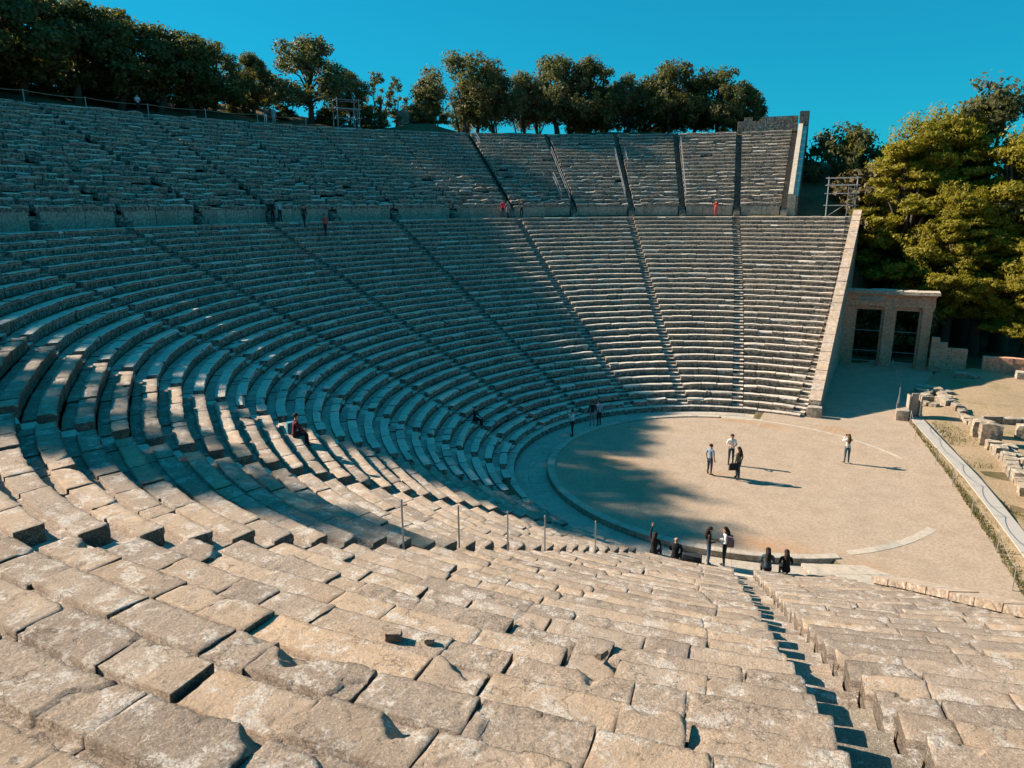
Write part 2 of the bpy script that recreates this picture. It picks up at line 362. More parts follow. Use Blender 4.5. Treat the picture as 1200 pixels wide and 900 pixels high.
# ------------------------------------------------------------------ stone blocks of the seat rows
def block_hi(az0, az1, rfun, ztop, D, thick, res, seed, name, parent, foot=0.0, gapw=.002):
    """one weathered stone of a near row; foot: how rough and grey its face is (0 smooth tan, 1 rough grey)"""
    g_ = np.random.default_rng(seed)
    amid = (az0+az1)/2; rf = float(rfun(amid)); L = rad(az1-az0)*(rf+D/2)
    nx = max(4, int(L/res)); ny = max(4, int(D/res))
    es, et = min(.018/L, .2/nx), min(.018/D, .2/ny)
    sv_ = np.concatenate([[0, es], np.linspace(es, 1-es, nx+1)[1:-1], [1-es, 1]]); tv_ = np.concatenate([[0, et], np.linspace(et, 1-et, ny+1)[1:-1], [1-et, 1]])
    sd0 = .44 + float(g_.normal(0, .015)); tv_ = tv_[(np.abs(tv_*D-sd0) > .012)]; tv_ = np.sort(np.concatenate([tv_, [sd0/D, (sd0+.008)/D]])); nx = len(sv_)-1; ny = len(tv_)-1
    S, T = np.meshgrid(sv_, tv_, indexing='ij')
    x = S*L; y = T*D; off = g_.uniform(-50, 50, 3)
    Pn = np.stack([x+off[0], y+off[1], 0*x+off[2]], -1)
    # plan outline: ragged front and back, broken corners
    fr = .016*fbm(Pn*np.array([4.5, 0, 1]), 3) + .007*vnoise(Pn*np.array([33, 0, 1])) + g_.uniform(-.015, .02)
    cr = g_.uniform(.005, .022); cd = np.minimum(x, L-x)
    fr = fr + cr*np.clip(1-cd/cr, 0, 1)*.7
    bk = .010*vnoise(Pn*np.array([3, 0, 1])+5) + .008*vnoise(Pn*np.array([31, 0, 1])) - .6*cr*np.clip(1-cd/cr, 0, 1)
    y = y + np.maximum(0, 1-T*2.5)*fr + np.maximum(0, T*2.5-1.5)*bk
    sx_ = (S-.5)*2
    wide = g_.uniform(.015, .05) if g_.random() < .13 else 0.0
    sh = gapw + .004*(1+fbm(Pn*np.array([0, 5, 1])+3.1*np.sign(sx_)[..., None], 3)) + wide*(sx_ > 0)
    skew = g_.normal(0, .03)                           # joints are not quite radial
    x = x - np.sign(sx_)*np.abs(sx_)**14*sh + skew*(T-.5)*np.abs(sx_)**4
    e = np.minimum(np.minimum(S*L, (1-S)*L), np.minimum(T*D+.006, (1-T)*D+.006))
    z = -(.009+.008*vnoise(Pn*7))*np.clip(1-e/.022, 0, 1)
    z += .007*fbm(Pn*1.7, 3) + (.0035+.0055*foot)*fbm(Pn*12, 3)
    sunk = (T*D > sd0+.004).astype(float); z -= sunk*g_.uniform(.06, .09)          # sunken footway behind the seat
    z += sunk*.006*fbm(Pn*14, 3)
    # bedding layers of the limestone: shallow terraces
    lay = fbm(Pn*1.3+9, 4); z -= np.where(lay > g_.uniform(.25, .9), g_.uniform(.008, .022), 0)
    for _ in range(int(g_.choice([0, 0, 0, 1, 1, 2]))):            # broken corners and edges: oblique fracture planes
        cx = g_.choice([0.0, L, L, g_.uniform(.2, .8)*L]); cy = 0.0
        Rr = g_.uniform(.05, .13) if g_.random() < .7 else g_.uniform(.15, .34)
        ax_, ay_ = g_.uniform(.55, 1.6, 2)
        dd = Rr - np.abs(S*L-cx)*ax_ - np.abs(T*D-cy)*ay_ + Rr*.22*fbm(Pn*5, 3)
        z -= np.minimum(np.clip(dd, 0, 9)*g_.uniform(.5, 1.6), g_.uniform(.04, .16))*(1+.15*fbm(Pn*9, 2))
    z += g_.normal(0, .0065) + g_.normal(0, .009)*(S-.5) + g_.normal(0, .010)*(T-.5)
    if g_.random() < .04: z -= g_.uniform(.03, .07)
    foot = np.maximum(foot, .9*sunk)
    azg = az0 + np.degrees(x/(rf+D/2)); kk = rfun(azg)
    P = cyl(kk + y, azg, ztop + z)
    V = P.reshape(-1, 3); n1 = ny+1
    I = np.arange((nx+1)*n1).reshape(nx+1, n1)
    F = np.stack([I[:-1, :-1], I[:-1, 1:], I[1:, 1:], I[1:, :-1]], -1).reshape(-1, 4).tolist()
    F = [f[::-1] for f in F]
    fo = foot.reshape(-1)
    # skirt (boundary loop, three levels, undercut in front)
    loop = np.concatenate([I[:, 0], I[-1, 1:], I[-2::-1, -1], I[0, -2:0:-1]])
    B = V[loop]; c0 = V.mean(0); c0[2] = 0
    inw = (c0-B*[1, 1, 0]); inw[:, 2] = 0; inw /= np.linalg.norm(inw, axis=1)[:, None]+1e-9
    front = np.zeros(len(loop)); front[:nx+1] = 1
    jg = .010*vnoise(B*9)
    L1 = B + inw*(jg[:, None]) + np.array([0, 0, -.10]) ; L2 = B + inw*(.006+.03*front+jg)[:, None] + np.array([0, 0, -.13]); L3 = B*[1, 1, 0] + inw*(.004+.035*front)[:, None] + np.array([0, 0, ztop-thick])
    n0 = len(V); m = len(loop)
    V2 = np.concatenate([V, B, L1, L2, L3]); fo2 = np.concatenate([fo, fo[loop], fo[loop], fo[loop], fo[loop]])
    for lv in range(3):
        for i in range(m):
            j = (i+1) % m; a = n0+lv*m
            F.append([a+j, a+i, a+m+i, a+m+j])
    rv = float(np.clip(g_.normal(.5, .24), 0, 1))
    lip = np.concatenate([np.maximum(np.exp(-T*D/.022), .6*np.exp(-np.minimum(S*L, (1-S)*L)/.008)).reshape(-1), np.ones(4*m)])  # mask of the painted shadow line: front edge, joints and sides
    loc = cyl(np.array(rf+D/2), amid, ztop)
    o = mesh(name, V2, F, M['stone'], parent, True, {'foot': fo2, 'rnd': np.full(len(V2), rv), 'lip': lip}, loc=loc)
    me = o.data
    return o

def block_lo(az0, az1, rfun, ztop, D, thick, g_, seat=.40, seglen=.6, foot_drop=.10, rough=1.0):
    """cheap weathered block: returns V, F, foot, rnd"""
    rf = float(rfun((az0+az1)/2)); L = rad(az1-az0)*rf
    ns = max(1, int(round(L/seglen)))
    gp = math.degrees(g_.uniform(.006, .022)/rf)
    t = np.linspace(az0+gp, az1-gp, ns+1)
    dz = g_.normal(0, .012)*rough; dr = g_.normal(0, .012)*rough; tl = g_.normal(0, .012)*rough
    prof = [(.07, -thick), (.065, -.13), (.0, -.09), (.005, -.02), (.03, 0), (seat, 0), (seat+.02, -foot_drop), (D+.06, -foot_drop)]
    if g_.random() < .10*rough:      # broken lip
        prof[2] = (.08, -.10); prof[3] = (.10, -.05); prof[4] = (.14, -.01)
    pr = np.array(prof); V = []
    for i, a in enumerate(t):
        q = pr.copy(); q[2:5, 0] += g_.normal(0, .012)*rough; q[3:6, 1] += g_.normal(0, .008)*rough; q[3:5, 0] += g_.normal(0, .006)*rough
        if i in (0, ns): q[3:6, 1] -= abs(g_.normal(0, .014))*rough; q[2:5, 0] += abs(g_.normal(0, .02))*rough
        V.append(cyl(rfun(a) + q[:, 0] + dr, a, ztop + q[:, 1] + dz + tl*(i/ns-.5)))
    V = np.concatenate(V); k = len(pr)
    F = [((i+1)*k+j, (i+1)*k+j+1, i*k+j+1, i*k+j) for i in range(ns) for j in range(k-1)]
    F.append(tuple(range(k))); F.append(tuple(ns*k+j for j in range(k-1, -1, -1)))
    fo = np.tile(np.array([0, 0, 0, 0, 0, 0, 1, 1.0]), ns+1)
    return V, F, fo, np.full(len(V), float(np.clip(g_.normal(.5, .27), 0, 1)))

def cuts(a0, a1, r, g_, mean=1.25):
    L = rad(a1-a0)*r; n = max(1, int(round(L/mean)))
    c = np.linspace(0, 1, n+1); c[1:-1] += g_.uniform(-.38, .38, n-1)/n
    return a0 + (a1-a0)*c

ORD = ['first', 'second', 'third', 'fourth', 'fifth', 'sixth', 'seventh', 'eighth', 'ninth', 'tenth', 'eleventh', 'twelfth', 'thirteenth', 'fourteenth', 'fifteenth', 'sixteenth']
LOWLAB = {
 0: 'sunlit lower-tier seating wedge beside the sloping retaining wall across the orchestra',
 1: 'sunlit lower-tier seating wedge, second from the far sloping retaining wall',
 2: 'lower-tier seating wedge crossed by the slanting shadow edge, third from the far retaining wall',
 3: 'shaded lower-tier seating wedge, fourth from the far retaining wall',
 4: 'shaded lower-tier seating wedge, fifth from the far retaining wall',
 5: 'shaded lower-tier seating wedge, sixth from the far retaining wall',
 6: 'shaded lower-tier seating wedge, seventh from the far retaining wall, behind the seated visitor',
 7: 'shaded lower-tier seating wedge at the left edge, eighth from the far retaining wall',
 8: 'lower-tier seating wedge with curved bands of sunlit seats in shade, left of the near posts',
 9: 'partly shaded lower-tier seating wedge just beyond the row of metal posts',
 10: 'big sunlit foreground seating wedge between the metal posts and the near stairway',
 11: 'sunlit foreground seating wedge to the right of the near stairway'}
HI = (8, 9, 10, 11)
prev = []
for i in range(12):
    loc = cyl(np.array(13.0), (ST[i][0]+ST[i+1][0])/2, .2)
    wd = empty('seating_wedge', loc.tolist()); tag(wd, LOWLAB[i], 'seating', 'wedges of the lower tier')
    g_ = np.random.default_rng(100+i)
    for n in range(1, NROW+1):
        u = (n-1)*W0; zt = Z0 + n*HR
        mid = (st_az(i, u)+st_az(i+1, u))/2; r_row = float(rl(u, mid)); D = W0*float(kf(mid))
        hw = math.degrees(SHW/r_row)
        a0 = st_az(i, u)+hw; a1 = st_az(i+1, u)-hw
        rf = lambda a, u=u: rl(u, a)
        cu = cuts(a0, a1, r_row, g_, (1.0 if n > 21 else 1.45) if i in HI else 1.2)
        if i in HI and n % 2 == 0 and len(prev) == len(cu):       # joints often run on from the row below
            m1 = math.degrees(1/r_row); c2 = cu.copy(); c2[1:-1] = prev[1:-1] + (g_.normal(0, .12, len(cu)-2) + np.where(g_.random(len(cu)-2) < .2, g_.normal(0, .4, len(cu)-2), 0))*m1
            if np.diff(c2).min() > .35*m1: cu = c2
        prev = cu.copy()
        if i >= 6:
            # bed of earth and packing stones under the row; the stones are its sub-parts
            t = np.linspace(a0+.02, a1-.02, 8)
            V = np.concatenate([cyl(rl(u, t)+.12, t, zt-.5), cyl(rl(u, t)+.12, t, zt-.17), cyl(rl(u, t)+D-.02, t, zt-.17)])
            F = [(k, k+1, 9+k-1+0, 8+k) for k in range(7)]
            F = [(k+1, k, 8+k, 9+k) for k in range(7)] + [(9+k, 8+k, 16+k, 17+k) for k in range(7)]
            row = mesh('seat_row', V, F, M['earth'], wd, loc=cyl(np.array(r_row+.4), mid, zt-.3))
            for k in range(len(cu)-1):
                if n == 1 and i == 7 and k in (1, 2): continue
                pc = cyl(np.array(r_row+.4), (cu[k]+cu[k+1])/2, zt); dd = dist_cam(pc)
                if i in HI and n < 31:
                    res = .026 if dd < 8.5 else .04 if dd < 13 else .065 if dd < 22 else .11
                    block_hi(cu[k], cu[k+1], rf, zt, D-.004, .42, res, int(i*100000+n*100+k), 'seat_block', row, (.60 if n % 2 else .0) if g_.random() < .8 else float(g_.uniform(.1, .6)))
                else:
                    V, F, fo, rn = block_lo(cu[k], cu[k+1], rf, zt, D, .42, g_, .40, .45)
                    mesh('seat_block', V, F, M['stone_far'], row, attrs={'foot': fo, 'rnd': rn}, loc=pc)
        else:
            VV = []; FF = []; fo_ = []; rn_ = []; nv = 0
            for k in range(len(cu)-1):
                V, F, fo, rn = block_lo(cu[k], cu[k+1], rf, zt, D, .42, g_, .40, .7, rough=1.5 if n < 4 else 1.0)
                VV.append(V); FF += [tuple(q+nv for q in f) for f in F]; nv += len(V); fo_.append(fo); rn_.append(rn)
            tag(mesh('seat_row', np.concatenate(VV), FF, M['stone_far'], wd, attrs={'foot': np.concatenate(fo_), 'rnd': np.concatenate(rn_)}, loc=cyl(np.array(r_row+.4), mid, zt)), kind='stuff')

# upper tier
for i in range(len(SU)-1):
    loc = cyl(np.array(43.0), (SU[i]+SU[i+1])/2, 13.6)
    wd = empty('seating_wedge', loc.tolist())
    tag(wd, 'upper-tier seating wedge, %s from the tall wall at the far right end' % ORD[i], 'seating', 'wedges of the upper tier')
    g_ = np.random.default_rng(300+i)
    for n in range(1, NUP+1):
        zt = ZW + n*HU
        rf = lambda a, n=n: rup(n-1, a)
        mid = (SU[i]+SU[i+1])/2; rr = float(rup(n-1, mid)); D = float(rup(n, mid))-rr
        hs = lambda j: .30 if j == 0 else .33 if j < 6 else .06 if j < 9 else .20
        a0 = SU[i]+math.degrees(hs(i)/rr); a1 = SU[i+1]-math.degrees(hs(i+1)/rr)
        cu = cuts(a0, a1, rr, g_, 1.15); VV = []; FF = []; fo_ = []; rn_ = []; nv = 0
        ruined = (7 <= i <= 12)
        for k in range(len(cu)-1):
            sunk = g_.uniform(.08, .26) if g_.random() < (.10 if ruined and n < 9 else .03) else 0
            V, F, fo, rn = block_lo(cu[k], cu[k+1], rf, zt-sunk, D, .47, g_, .42, .8, rough=3.2 if n < 9 or i > 6 else 1.8)
            VV.append(V); FF += [tuple(q+nv for q in f) for f in F]; nv += len(V); fo_.append(fo); rn_.append(rn)
        tag(mesh('seat_row', np.concatenate(VV), FF, M['stone_far'], wd, attrs={'foot': np.concatenate(fo_), 'rnd': np.concatenate(rn_)}, loc=cyl(np.array(rr+.4), mid, zt)), kind='stuff')

# ------------------------------------------------------------------ stairways
def step_mesh(a, hw, r0, r1, zt, drop, g_, j=.01):
    c = cyl(np.array([r0, r0, r1, r1]), np.array([a-hw, a+hw, a+hw, a-hw]), zt)
    c[:, 2] += g_.normal(0, j, 4); c[:2, :2] += g_.normal(0, j, (2, 2)); b = c.copy(); b[:, 2] = zt-drop
    V = np.concatenate([b, c]); return V, [(4, 5, 6, 7), (0, 1, 5, 4), (1, 2, 6, 5), (3, 0, 4, 7)]
for i in range(13):
    g_ = np.random.default_rng(500+i); base = cyl(np.array(12.6), ST[i][0], .1)
    lab = ('narrow stairway beside the far sloping retaining wall' if i == 0 else
           'foreground stairway with deep step shadows going down to the orchestra' if i == 11 else
           'stairway behind the row of thin metal posts in the near seats' if i == 10 else
           'stairway at the near end of the lower tier beside the pale wall' if i == 12 else
           '%s stairway of the lower tier counted from the far retaining wall' % ORD[i])
    if i == 11:
        sw = empty('stairway', base.tolist()); tag(sw, lab, 'stairway', 'stairways of the lower tier')
        for n in range(1, NROW+1):
            u = (n-1)*W0; a = st_az(i, u); r0 = float(rl(u, a)); r1 = float(rl(u+W0, a)); hw = math.degrees((SHW-.012)/r0)
            V, F = step_mesh(a, hw, r0, r1+.03, Z0+n*HR-.29, .45, g_, .014)
            mesh('step', V, F, M['rubble'] if n in (23, 24, 25, 26, 28) else M['stone'], sw, attrs={'rnd': np.full(8, g_.random()), 'foot': np.full(8, .6)}, loc=cyl(np.array(r0+.3), a, Z0+n*HR-.29))
        continue
    VV = []; FF = []; rn = []; nv = 0
    for k in range(2*NROW):
        u = k*W0/2; a = st_az(i, u); r0 = float(rl(u, a)); r1 = float(rl(u+W0/2, a)); hw = math.degrees((SHW-.012)/r0)
        V, F = step_mesh(a, hw, r0, r1+.02, Z0+(k+1)*HR/2-.12, .4, g_)
        VV.append(V); FF += [tuple(q+nv for q in f) for f in F]; nv += 8; rn += [g_.random()]*8
    sw = mesh('stairway', np.concatenate(VV), FF, M['stone_far'], attrs={'rnd': rn, 'foot': np.full(nv, .4)}, loc=base)
    tag(sw, lab, 'stairway', 'stairways of the lower tier')
for i, a in enumerate(SU):
    g_ = np.random.default_rng(600+i); base = cyl(np.array(42.5), a, ZD); VV = []; FF = []; rn = []; nv = 0
    rd = float(rl(UD, a))
    for k in range(2*NUP+3):
        r0 = rd - .75 + k*(float(rup(1, a))-rd)/2; zt = ZD + .25 + k*HU/2
        if zt > ZT-.05: break
        hw = math.degrees((.31)/r0)
        V, F = step_mesh(a, hw, r0, r0+.45, zt + (.10 if i >= 6 else .08 if i in (3, 4, 5) else 0), .5, g_, .02 if i >= 5 else .01)
        VV.append(V); FF += [tuple(q+nv for q in f) for f in F]; nv += 8; rn += [g_.random()]*8
    sw = mesh('stairway', np.concatenate(VV), FF, M['stone_clean'] if i == 0 else M['stone_far'], attrs={'rnd': rn, 'foot': np.full(nv, .4)}, loc=base)
    tag(sw, 'stairway of the upper tier, %s from the tall wall at the far right end' % ORD[i], 'stairway', 'stairways of the upper tier')

# ------------------------------------------------------------------ diazoma: walkway and wall of upright slabs
t = np.arange(84.5, 294, 1.0)
V = np.concatenate([cyl(rl(W0*NROW, t)-.02, t, ZD-.03), cyl(rl(UD, t)+.3, t, ZD-.03)]); n_ = len(t)
dz = mesh('diazoma_walkway', V, [(k, n_+k, n_+k+1, k+1) for k in range(n_-1)], M['stone_far'], attrs={'rnd': np.full(len(V), .5), 'foot': np.full(len(V), 1.0)})
tag(dz, kind='structure')
wl = empty('diazoma_wall', cyl(np.array(41.0), 140.0, ZD).tolist()); tag(wl, 'long curved wall of upright stone slabs between the two tiers', 'wall')
g_ = np.random.default_rng(9)
for i in range(len(SU)-1):
    rr = float(rl(UD, SU[i])); hw = math.degrees(.42/rr)
    cu = cuts(SU[i]+hw, SU[i+1]-hw, rr, g_, 1.05)
    for k in range(len(cu)-1):
        a0, a1 = cu[k]+.02, cu[k+1]-.02; am = (a0+a1)/2; r0 = float(rl(UD, am)) + g_.normal(0, .015)
        top = ZW+.03 - abs(g_.normal(0, .03)); tt_ = g_.normal(0, .02)
        V = []
        for a in (a0, a1):
            for (dr, z) in ((.02, ZD-.05), (.0, ZD+.55), (.03+tt_, top), (.30, top), (.30, ZD-.05)):
                V.append(cyl(np.array(r0+dr), a, z))
        F = [(5+j, 6+j, 1+j, j) for j in range(4)] + [(0, 1, 2, 3, 4), (9, 8, 7, 6, 5)]
        mesh('wall_slab', np.array(V), F, M['stone_clean'], wl, attrs={'rnd': np.full(10, g_.random()), 'foot': np.full(10, .3)}, loc=cyl(np.array(r0), am, ZD))

# ------------------------------------------------------------------ orchestra kerb, passage paving
kb = empty('kerb', (0, 0, 0)); tag(kb, kind='structure')
g_ = np.random.default_rng(11)
def ringpiece(name, a0, a1, r0, r1, zt, zb, parent, m, seg=3, dz=0.0, foot=0.0, gap=.0, bev=.02):
    gp = math.degrees(gap/((r0+r1)/2)); t = np.linspace(a0+gp, a1-gp, seg+1); V = []
    z = zt + g_.normal(0, dz) if dz else zt
    for a in t:
        for (r, zz) in ((r0, zb), (r0, z-bev), (r0+bev, z), (r1-bev, z), (r1, z-bev), (r1, zb)): V.append(cyl(np.array(r), a, zz))
    V = np.array(V); F = [((i+1)*6+j, (i+1)*6+j+1, i*6+j+1, i*6+j) for i in range(seg) for j in range(5)]
    F += [(0, 1, 2, 3, 4, 5), tuple(seg*6+j for j in range(5, -1, -1))]
    F = [f[::-1] for f in F]
    F = [f[::-1] for f in F]
    return mesh(name, V, F, m, parent, attrs={'rnd': np.full(len(V), float(np.clip(g_.normal(.55, .2), 0, 1))), 'foot': np.full(len(V), foot)}, loc=cyl(np.array((r0+r1)/2), (a0+a1)/2, z))
t = np.linspace(104.5, 301.5, 25)
for k in range(24): ringpiece('kerb_stone', t[k], t[k+1], 9.79, 10.20, .075, -.36, kb, M['stone_clean'], 4, .006, 0, .006)
for (a0_, a1_) in ((88.2, 96.2), (96.2, 104.4)): ringpiece('kerb_stone', a0_, a1_, 9.995, 10.22, .02, -.36, kb, M['stone_clean'], 4, .003, 0, .006)
t = np.linspace(305, 336, 5)
for k in range(4): ringpiece('kerb_stone', t[k], t[k+1], 9.55, 9.95, .014, -.1, kb, M['stone_clean'], 3, .002, 0, .004, .004)
t = np.linspace(34, 103.8, 10)
for k in range(9): ringpiece('kerb_stone', t[k], t[k+1], 9.78, 9.99, .013, -.1, kb, M['stone_clean'], 4, .002, 0, .002, .004)
ps = empty('passage', (0, 0, 0)); tag(ps, kind='structure')
t = np.linspace(88, 301, 37)
for k in range(36):
    ringpiece('paving_slab', t[k], t[k+1], 10.23, 11.25, -.20, -.42, ps, M['stone_clean'], 2, .004, .25, .004, .006)
    ringpiece('paving_slab', t[k]+1.5, t[k+1]+1.5, 11.26, 12.02, -.195, -.42, ps, M['stone_clean'], 2, .004, .25, .004, .006)
# plinth step under the first row
pl = empty('plinth', (0, 0, 0)); tag(pl, kind='structure')
t = np.linspace(78.5, 296, 50)
for k in range(49):
    ringpiece('plinth_stone', t[k], t[k+1], 12.03, 12.52, .16, -.42, pl, M['stone_far'], 3, .012, .2, .008, .03)
    if g_.random() < .0: pass
# paving slabs at the near end of the passage, and the low block at the far end
pv = empty('landing', (5.5, -10.2, 0)); tag(pv, 'pale paved landing of worn slabs at the near end of the orchestra passage', 'paving')
quad = np.array([(3.9, -9.75), (6.2, -8.95), (8.1, -9.75), (4.8, -11.25)])
def quadpt(s, t): return (1-s)*(1-t)*quad[0]+s*(1-t)*quad[1]+s*t*quad[2]+(1-s)*t*quad[3]
for i in range(3):
    for j in range(2):
        P = [quadpt(s, t_) for s, t_ in ((i/3+.004, j/2+.004), ((i+1)/3-.004, j/2+.004), ((i+1)/3-.004, (j+1)/2-.004), (i/3+.004, (j+1)/2-.004))]
        z = .035 + g_.normal(0, .006)
        V = [(*p, -.1) for p in P]+[(*p, z) for p in P]
        mesh('paving_slab', np.array(V), [(7, 6, 5, 4), (0, 1, 5, 4), (1, 2, 6, 5), (2, 3, 7, 6), (3, 0, 4, 7)], M['stone_clean'], pv, attrs={'rnd': np.full(8, .45+.3*g_.random()), 'foot': np.full(8, .1)}, loc=(*np.mean(P, 0), 0))

# ------------------------------------------------------------------ retaining walls
def rockmesh(name, c, size, seed, m, parent=None, n=2, jag=.16, rz=0.0, flat=.0):
    """irregular stone: a subdivided box pushed about by noise"""
    bm = bmesh.new(); bmesh.ops.create_cube(bm, size=1.0)
    bmesh.ops.subdivide_edges(bm, edges=bm.edges[:], cuts=n, use_grid_fill=True)
    V = np.array([v.co for v in bm.verts]); nn = np.linalg.norm(V, axis=1)[:, None]
    V = V*(1-.30*(nn-.5)) ; g = np.random.default_rng(seed); off = g.uniform(-99, 99, 3)
    V = V + np.stack([vnoise(V*2.1+off), vnoise(V*2.1+off+31), vnoise(V*2.1+off+57)], -1)*jag*.5 + np.stack([vnoise(V*5+off), vnoise(V*5+off+31), vnoise(V*5+off+57)], -1)*jag*.22
    V = V*np.array(size); M3 = np.array(Matrix.Rotation(rz, 3, 'Z')); V = V @ M3.T + np.array(c)
    F = [[v.index for v in f.verts] for f in bm.faces]; bm.free()
    return mesh(name, V, F, m, parent, attrs={'rnd': np.full(len(V), g.random()), 'foot': np.zeros(len(V))}, loc=c)
def sloped_wall(name, label, B, T, zb0, zb1, zt0, zt1, th, m, side_out, ncop=16, mcop=None):
    """wall whose coping follows the rake of the seats; coping stones and face courses are parts"""
    B = np.array(B, float); T = np.array(T, float)
    root = empty(name, (B[0], B[1], 0)); tag(root, label, 'wall')
    dirv = (T-B)/np.linalg.norm(T-B); nrm = np.array([dirv[1], -dirv[0]])*side_out
    def pt(t, o, z): p = B + (T-B)*t + nrm*o; return (p[0], p[1], z)
    zt = lambda t: zt0 + (zt1-zt0)*t
    V = []; 
    for t in np.linspace(0, 1, 12):
        V += [pt(t, .06, -.3 + (zb1-zb0)*t*0), pt(t, .06, zt(t)-.2), pt(t, th-.06, zt(t)-.2), pt(t, th-.06, -.3)]
    F = [(i*4+j, (i+1)*4+j, (i+1)*4+(j+1) % 4, i*4+(j+1) % 4) for i in range(11) for j in range(4)] + [(0, 1, 2, 3), (47, 46, 45, 44)]
    mesh('wall_core', np.array(V), F, m, root, attrs={'rnd': np.full(len(V), .4), 'foot': np.full(len(V), .3)})
    for k in range(ncop):
        t0, t1 = k/ncop+.0008, (k+1)/ncop-.0008; j = rng.normal(0, .018)
        V = [pt(t, o, zt(t)+j+dz) for t in (t0, t1) for (o, dz) in ((-.03, -.25), (-.03, 0), (th+.03, 0), (th+.03, -.25))]
        mesh('coping_stone', np.array(V), [(0, 1, 2, 3), (7, 6, 5, 4), (0, 4, 5, 1), (1, 5, 6, 2), (2, 6, 7, 3)], mcop or m, root, attrs={'rnd': np.full(8, .35+.4*rng.random()), 'foot': np.zeros(8)})
    return root
fw = sloped_wall('retaining_wall', 'sloping retaining wall with pale coping at the far end of the lower tier', (2.85, 12.75), (4.20, 41.2), 0, 0, 1.05, 13.25, .70, M['stone_clean'], 1, 26, M['stone'])
rockmesh('pier_block', (3.25, 12.35, .35), (.95, .6, .75), 5, M['stone_clean'], fw, 2, .05)
nw = sloped_wall('retaining_wall', 'pale sloping wall top at the near end of the lower tier, right edge', (6.35, -11.55), (16.8, -37.4), 0, 0, .95, 13.2, .8, M['stone_clean'], -1, 24, M['stone'])
# upper tier end wall and the wall behind the top rows
uw = empty('end_wall', cyl(np.array(43.5), 92.3, 12.6).tolist()); tag(uw, 'tall end wall of the upper tier with sunlit sloping coping and dark end pier', 'wall')
def rw(a, r, z): return cyl(np.array(r), a, z)
def prism(name, quadA, quadB, m, parent, rnd=.5, foot=.0):
    V = np.array(list(quadA)+list(quadB)); n = len(quadA)
    F = [tuple(range(n)), tuple(range(2*n-1, n-1, -1))] + [(i, n+i, n+(i+1) % n, (i+1) % n) for i in range(n)]
    return mesh(name, V, F, m, parent, attrs={'rnd': np.full(2*n, rnd), 'foot': np.full(2*n, foot)})
def off_pt(r, o, z):        # along the end line of the upper tier; o metres to the right of the last stair
    a = 92.75; p = cyl(np.array(float(r)), a, z); t = rad(a); return p + np.array([math.sin(t), -math.cos(t), 0])*o
prism('wall_core', [off_pt(43.0, .05, 2), off_pt(43.0, .05, 14.6), off_pt(58.6, .05, 23.0), off_pt(60.2, .05, 23.0), off_pt(60.2, .05, 2)],
      [off_pt(43.0, .95, 2), off_pt(43.0, .95, 14.6), off_pt(58.6, .95, 23.0), off_pt(60.2, .95, 23.0), off_pt(60.2, .95, 2)], M['stone_far'], uw)
nc = 10
for k in range(nc):
    r0, r1 = 42.9+15.4*k/nc+.01, 42.9+15.4*(k+1)/nc-.01; z0, z1 = 14.85+8.3*k/nc, 14.85+8.3*(k+1)/nc
    prism('coping_stone', [off_pt(r0, -.02, z0-.25), off_pt(r0, -.02, z0), off_pt(r1, -.02, z1), off_pt(r1, -.02, z1-.25)],
          [off_pt(r0, .46, z0-.25), off_pt(r0, .46, z0), off_pt(r1, .46, z1), off_pt(r1, .46, z1-.25)], M['stone_clean'], uw, .7)
prism('end_pier', [off_pt(58.2, 0, 20), off_pt(58.2, 0, 24.5), off_pt(60.4, 0, 24.6), off_pt(60.4, 0, 20)], [off_pt(58.2, 1.05, 20), off_pt(58.2, 1.05, 24.5), off_pt(60.4, 1.05, 24.6), off_pt(60.4, 1.05, 20)], M['stone_far'], uw, .3)
prism('end_block', [off_pt(42.6, -.03, 12.6), off_pt(42.6, -.03, 14.75), off_pt(43.6, -.03, 14.75), off_pt(43.6, -.03, 12.6)], [off_pt(42.6, .75, 12.6), off_pt(42.6, .75, 14.75), off_pt(43.6, .75, 14.75), off_pt(43.6, .75, 12.6)], M['stone_clean'], uw, .6)
bw = empty('back_wall', cyl(np.array(58.9), 96.0, ZT).tolist()); tag(bw, 'stepped block wall standing behind the top row beside the end pier', 'wall')
for row in range(4):
    t = np.linspace(92.9, 99.6, 8); t[1:-1] += (.25 if row % 2 else -.25)
    for k in range(7):
        if row == 3 and k in (4, 6): continue
        z0 = ZT-.05+row*.44; dr = rng.normal(0, .02)
        prism('wall_block', [rw(t[k]+.012, 58.75+dr, z0), rw(t[k]+.012, 58.75+dr, z0+.43), rw(t[k]+.012, 59.5, z0+.43), rw(t[k]+.012, 59.5, z0)],
              [rw(t[k+1]-.012, 58.75+dr, z0), rw(t[k+1]-.012, 58.75+dr, z0+.43), rw(t[k+1]-.012, 59.5, z0+.43), rw(t[k+1]-.012, 59.5, z0)], M['stone_far'], bw, rng.random())
# rear kerb of the whole upper rim
rk = empty('rim_kerb', cyl(np.array(58.6), 150.0, ZT).tolist()); tag(rk, 'low stone kerb along the rim behind the top row of seats', 'kerb')
t = np.arange(100, 222, 1.6)
for k in range(len(t)-1):
    z = ZT + .05 + rng.normal(0, .03)
    prism('kerb_stone', [rw(t[k]+.02, 58.45, ZT-.4), rw(t[k]+.02, 58.45, z), rw(t[k]+.02, 58.95, z), rw(t[k]+.02, 58.95, ZT-.4)], [rw(t[k+1]-.02, 58.45, ZT-.4), rw(t[k+1]-.02, 58.45, z), rw(t[k+1]-.02, 58.95, z), rw(t[k+1]-.02, 58.95, ZT-.4)], M['stone_far'], rk, rng.random())

